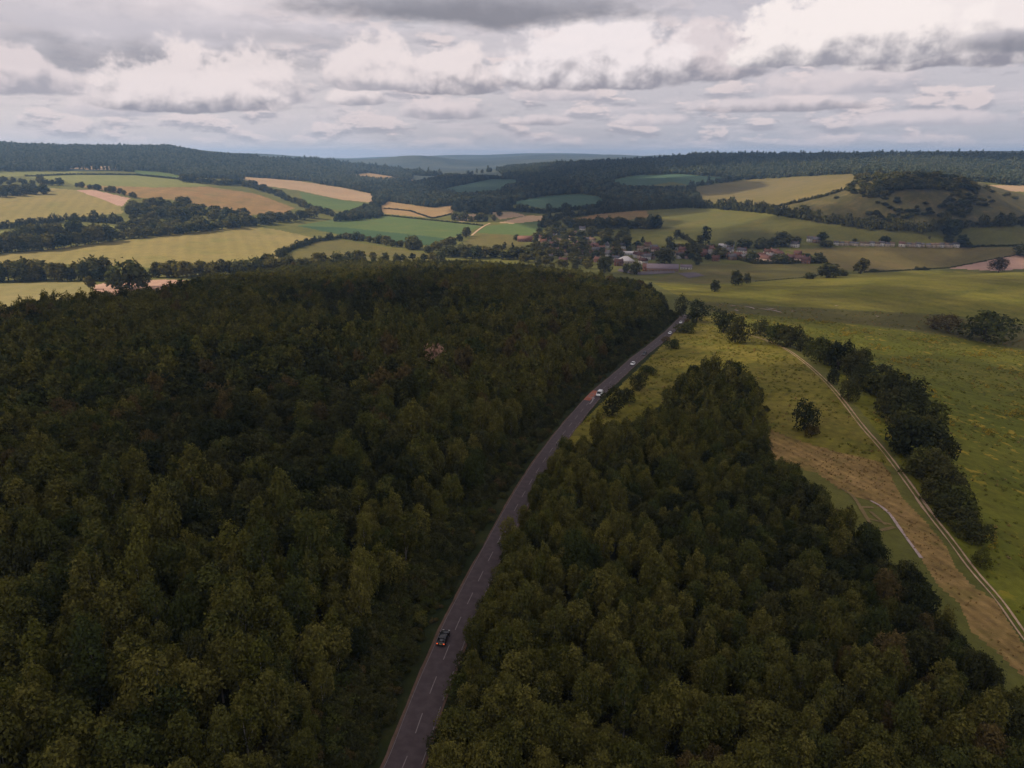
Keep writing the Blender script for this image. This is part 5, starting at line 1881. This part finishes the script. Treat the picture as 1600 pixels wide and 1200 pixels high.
def rim_mesh(r, w):
    parts = [tube_data([(-w * .3, 0, 0), (w * .42, 0, 0)], [r * .16, r * .14], 8)]
    for i in range(5):
        a = 2 * math.pi * i / 5
        v, f = box_arr(w * .28, w * .4, -.05, .05, 0, r * .60)
        v = np.stack([v[:, 0], v[:, 1] * math.cos(a) - v[:, 2] * math.sin(a), v[:, 1] * math.sin(a) + v[:, 2] * math.cos(a)], 1)
        parts.append((v, f))
    V = []
    F = []
    N = 20
    for i in range(N):
        a = 2 * math.pi * i / N
        for x, q in ((w * .30, r * .63), (w * .42, r * .63), (w * .42, r * .54), (w * .30, r * .54)):
            V.append((x, q * math.cos(a), q * math.sin(a)))
    for i in range(N):
        for j in range(4):
            F.append((i * 4 + j, i * 4 + (j + 1) % 4, ((i + 1) % N) * 4 + (j + 1) % 4, ((i + 1) % N) * 4 + j))
    parts.append((np.array(V), np.array(F)))
    v, f = join(parts)
    return mesh_from('rim', v, f, [C_RIM])


WHEEL, RIM = wheel_mesh(.33, .22), rim_mesh(.33, .22)


def car(name, label, s, off, paint, kind='hatch', away=True, lit=False, cat='car'):
    """y forward; the road tells where it stands"""
    p, t, n = road_frame(s)
    q = p + n * off
    d = t if away else -t
    zc = float(height(*q)) + .09
    z1 = float(height(*(q + d * 2)))
    z0 = float(height(*(q - d * 2)))
    o = link(name, None, None, (q[0], q[1], zc), (math.atan2(z1 - z0, 4.0), 0, math.atan2(-d[0], d[1])))
    o.empty_display_size = 1
    tag(o, label, cat)
    van = kind == 'van'
    W = .96 if van else .89
    L = 5.2 if van else 4.4
    h, f = -L / 2, L / 2
    if van:
        body = [(h, round_sec(W * .93, .38, 1.20)), (h + .12, round_sec(W, .28, 1.26)), (f - 1.3, round_sec(W, .28, 1.22)), (f - .5, round_sec(W * .97, .28, 1.05)), (f - .08, round_sec(W * .88, .36, .84)), (f, round_sec(W * .80, .42, .70))]
        roof_z, b0, b1, b2, b3 = 1.98, h + .05, h + .16, f - 1.75, f - .78
    else:
        body = [(h, round_sec(W * .86, .42, .86)), (h + .10, round_sec(W * .95, .30, .96)), (h + .7, round_sec(W, .24, .99)), (f - 1.5, round_sec(W, .24, .97)), (f - .9, round_sec(W * .98, .24, .90)),
                (f - .25, round_sec(W * .90, .28, .76)), (f, round_sec(W * .76, .36, .62))]
        roof_z, b0, b1, b2, b3 = 1.47, h + .12, h + .75, f - 2.05, f - 1.15
    V, F, Cc = loft(body)
    link('body', mesh_from('body', V, [F, Cc], [paint], smooth=False), o)
    base = body[2][1][4][1] - .03
    rw, bw = W * (.86 if van else .72), W * .93
    # roof panel with its pillars as one painted shell
    parts = [box_arr(-rw, rw, b1 - .02, b2 + .02, roof_z - .05, roof_z)]
    v = parts[0][0]
    top = v[:, 2] > roof_z - .01
    v[top, 0] *= .93

    def pillar(x0, y0, x1, y1, w):
        V = []
        for (x, y, z) in ((x0, y0, base), (x1, y1, roof_z - .02)):
            V += [(x - w, y - w, z), (x + w, y - w, z), (x + w, y + w, z), (x - w, y + w, z)]
        F = [(0, 1, 5, 4), (1, 2, 6, 5), (2, 3, 7, 6), (3, 0, 4, 7)]
        return np.array(V), np.array(F)
    for sx in (-1, 1):
        parts += [pillar(sx * bw * .94, b0 + .1, sx * rw * .96, b1, .055), pillar(sx * bw * .94, b3 - .05, sx * rw * .96, b2, .045), pillar(sx * bw * .97, (b0 + b3) / 2, sx * rw * .985, (b1 + b2) / 2, .04)]
    v, f_ = join(parts)
    link('roof', mesh_from('roof', v, f_, [paint]), o)

    def quad(name, pts, mat, th):
        P = np.array(pts, float)
        nn = np.cross(P[1] - P[0], P[3] - P[0])
        nn /= np.linalg.norm(nn)
        V = np.concatenate([P, P - nn * th])
        F = np.array([(0, 1, 2, 3), (7, 6, 5, 4), (0, 4, 5, 1), (1, 5, 6, 2), (2, 6, 7, 3), (3, 7, 4, 0)])
        return link(name, mesh_from(name, V, F, [mat]), o)
    zt = roof_z - .05
    quad('rear_window', [(-bw * .92, b0 + .06, base + (.12 if van else .02)), (bw * .92, b0 + .06, base + (.12 if van else .02)), (rw * .92, b1 - .01, zt), (-rw * .92, b1 - .01, zt)], C_GLASS, .02)
    quad('windscreen', [(bw * .92, b3 - .02, base + .01), (-bw * .92, b3 - .02, base + .01), (-rw * .92, b2 + .01, zt), (rw * .92, b2 + .01, zt)], C_GLASS, .02)
    for sx in (-1, 1):
        if van:
            quad('side_panel', [(sx * bw, b0 + .15, base), (sx * bw, b2 - .6, base), (sx * rw, b2 - .75, zt), (sx * rw, b1, zt)][::sx], paint, .02)
            quad('side_window', [(sx * bw, b2 - .55, base), (sx * bw, b3 - .1, base), (sx * rw, b2 - .02, zt), (sx * rw, b2 - .68, zt)][::sx], C_GLASS, .02)
        else:
            quad('side_window', [(sx * bw, b0 + .18, base), (sx * bw, b3 - .1, base), (sx * rw, b2 - .02, zt), (sx * rw, b1 + .02, zt)][::sx], C_GLASS, .02)
        z = .60 if van else .70
        v, f_ = box_arr(-.15, .15, -.05, .03, -.10 if not van else -.2, .09 if not van else .2)
        link('taillight', mesh_from('taillight', v, f_, [C_RED if lit else C_REDOFF]), o, (sx * W * .72, h + .02, z))
        v, f_ = box_arr(-.17, .17, -.06, .08, -.08, .08)
        link('headlight', mesh_from('headlight', v, f_, [C_LAMP]), o, (sx * W * .62, f - .07, .60))
        v, f_ = box_arr(-.09, .09, -.08, .08, -.06, .06)
        link('mirror', mesh_from('mirror', v, f_, [paint]), o, (sx * (bw + .11), b3 - .25, base + .06))
        for yy in (h + .82, f - .86):
            w = link('wheel', WHEEL, o, (sx * (W - .10), yy, .33), (0, 0, 0 if sx > 0 else math.pi))
            link('rim', RIM, w)
    v, f_ = box_arr(-.27, .27, -.03, .02, -.06, .06)
    link('number_plate', mesh_from('number_plate', v, f_, [C_PLATE]), o, (0, h - .02, .66 if not van else .52))
    link('front_plate', mesh_from('front_plate', v.copy(), f_, [C_PLATEW]), o, (0, f + .01, .46))
    for yy, w_ in ((h + .02, W * .90), (f - .10, W * .84)):
        v, f_ = box_arr(-w_, w_, -.10, .10, -.10, .08)
        link('bumper', mesh_from('bumper', v, f_, [C_TRIM if not van else C_TRIM]), o, (0, yy, .40))


car('black_car', 'black hatchback with glowing red tail lights driving up the near road', road_s(691, 1000), -1.45, C_BLACK, lit=True)
car('white_van', 'white van coming down the road just past the red road patch', road_s(934, 617), 1.4, C_WHITE, 'van', away=False, cat='van')
car('white_car', 'white hatchback on the road above the white van', road_s(985, 570), 1.4, C_WHITE, away=False)
car('dark_car', 'dark blue car following the white hatchback down the road', road_s(1003, 554), 1.4, C_DARK, away=False)
car('white_car', 'small white car far up the road under the trees', road_s(1042, 522), 1.4, C_WHITE, away=False)
car('white_car', 'white car at the very end of the road, by the bend', road_s(1058, 505), 1.4, C_WHITE, away=False)
# ------------------------------------------------------------------ clouds out of view, placed to shade parts of the ground, and the air
def ico(sub):
    import bmesh
    bm = bmesh.new()
    bmesh.ops.create_icosphere(bm, subdivisions=sub, radius=1.0)
    V = np.array([v.co[:] for v in bm.verts])
    F = np.array([[v.index for v in f.verts] for f in bm.faces])
    bm.free()
    return V, F


def cloud(label, spots, alt, seed, thin):
    """spots are places on the ground in its shade (x, y, radius); the cloud hangs towards the sun from them"""
    rng = np.random.default_rng(seed)
    V0, F0 = ico(3)
    k = (alt - 80.0) / SUN_DIR[2]
    ox, oy = SUN_DIR[0] * k, SUN_DIR[1] * k
    parts = []
    for x, y, r in spots:
        for j in range(5):
            rr = r * (1.0 if j == 0 else rng.uniform(.35, .6))
            a = rng.uniform(0, 6.28)
            q = 0 if j == 0 else r * rng.uniform(.45, .95)
            ph = rng.uniform(0, 6, 3)
            n = 1 + .14 * np.sin(V0[:, 0] * 5 + ph[0]) * np.sin(V0[:, 1] * 5 + ph[1]) + .08 * np.sin(V0[:, 0] * 11 + ph[2]) * np.sin(V0[:, 1] * 12 + ph[0]) * np.sin(V0[:, 2] * 10)
            W = V0 * n[:, None] * rr
            W[:, 2] = np.where(W[:, 2] > 0, W[:, 2] * .45, W[:, 2] * .10)
            W += np.array([x + ox + q * math.cos(a), y + oy + q * math.sin(a), alt + rng.uniform(0, 30)])
            parts.append((W, F0))
    V, F = join(parts)
    c = V.mean(0)
    me = mesh_from('cloud', V - c, F, [cloud_mat(thin)], smooth=True)
    return tag(link('cloud', me, None, tuple(c)), label, kind='structure')


def cloud_mat(thin):
    """white vapour that lets part of the sunlight straight through"""
    m = bpy.data.materials.new('cloud_vapour')
    m.use_nodes = True
    nt = m.node_tree
    nt.nodes.clear()
    out = nt.nodes.new('ShaderNodeOutputMaterial')
    d = nt.nodes.new('ShaderNodeBsdfDiffuse')
    d.inputs[0].default_value = (.86, .86, .88, 1)
    t = nt.nodes.new('ShaderNodeBsdfTransparent')
    mx = nt.nodes.new('ShaderNodeMixShader')
    mx.inputs[0].default_value = 1 - math.sqrt(thin)       # light crosses two skins
    nt.links.new(t.outputs[0], mx.inputs[1])
    nt.links.new(d.outputs[0], mx.inputs[2])
    nt.links.new(mx.outputs[0], out.inputs[0])
    return m


cloud('large unseen grey cloud overhead, placed to shade the nearest woods and the road',
      [(0, 40, 170), (-130, 120, 170), (120, 80, 150), (40, 180, 120), (-80, 220, 110), (-200, 210, 110)], 1250, 3, .42)
cloud('thinner unseen grey cloud placed to shade the far part of the woods',
      [(-260, 350, 150), (60, 310, 150), (-80, 400, 190), (80, 450, 180), (-90, 560, 150), (-230, 460, 120), (60, 600, 160), (-200, 300, 120), (150, 240, 90)], 1250, 9, .78)
cloud('thin unseen grey cloud placed to partly shade the right hand meadows',
      [(330, 250, 170), (380, 430, 200), (250, 640, 150), (520, 420, 200), (480, 640, 200), (640, 800, 200), (330, 850, 190), (120, 860, 150), (700, 600, 200)], 1280, 7, .58)
cloud('long unseen grey cloud placed to shade the village and the slopes before it',
      [(120, 1100, 170), (330, 1180, 180), (560, 1150, 180), (780, 1080, 180), (60, 1320, 130), (250, 1420, 180), (730, 1330, 150), (520, 1420, 150)], 1300, 4, .58)
cloud('unseen grey cloud placed to shade the blue-green fields in the middle distance',
      [(30, 2000, 230), (260, 1960, 220), (-30, 2500, 260), (300, 2350, 250), (560, 2350, 230), (150, 1700, 170), (-150, 3000, 300), (350, 2850, 300)], 1350, 5, .25)
cloud('broad unseen cloud placed to shade the long ridge at the upper right', [(900, 3100, 380), (1500, 2950, 380), (2100, 2800, 380), (500, 3400, 300), (1250, 2650, 150), (1800, 2500, 200)], 1400, 6, .15)
cloud('small unseen cloud placed to shade the face of the scrub hill', [(900, 1370, 110), (1040, 1330, 110), (840, 1300, 90)], 1320, 8, .4)


def haze():
    x, y, z0, z1 = 12800.0, 12800.0, float(G_Z.min()) - 4.0, float(G_Z.max()) + 45.0
    V, F = box_arr(-x, x, -400.0, y, z0, z1)
    m = bpy.data.materials.new('haze')
    m.use_nodes = True
    nt = m.node_tree
    nt.nodes.clear()
    out = nt.nodes.new('ShaderNodeOutputMaterial')
    v = nt.nodes.new('ShaderNodeVolumePrincipled')
    v.inputs['Color'].default_value = (.34, .59, 1.0, 1)
    v.inputs['Density'].default_value = HAZE_DENSITY
    v.inputs['Anisotropy'].default_value = 0.2
    nt.links.new(v.outputs[0], out.inputs['Volume'])
    o = link('haze', mesh_from('haze', V, F, [m]))
    tag(o, 'thin blue summer haze filling the valley air', 'haze', kind='stuff')


HAZE_DENSITY = 8e-5
haze()
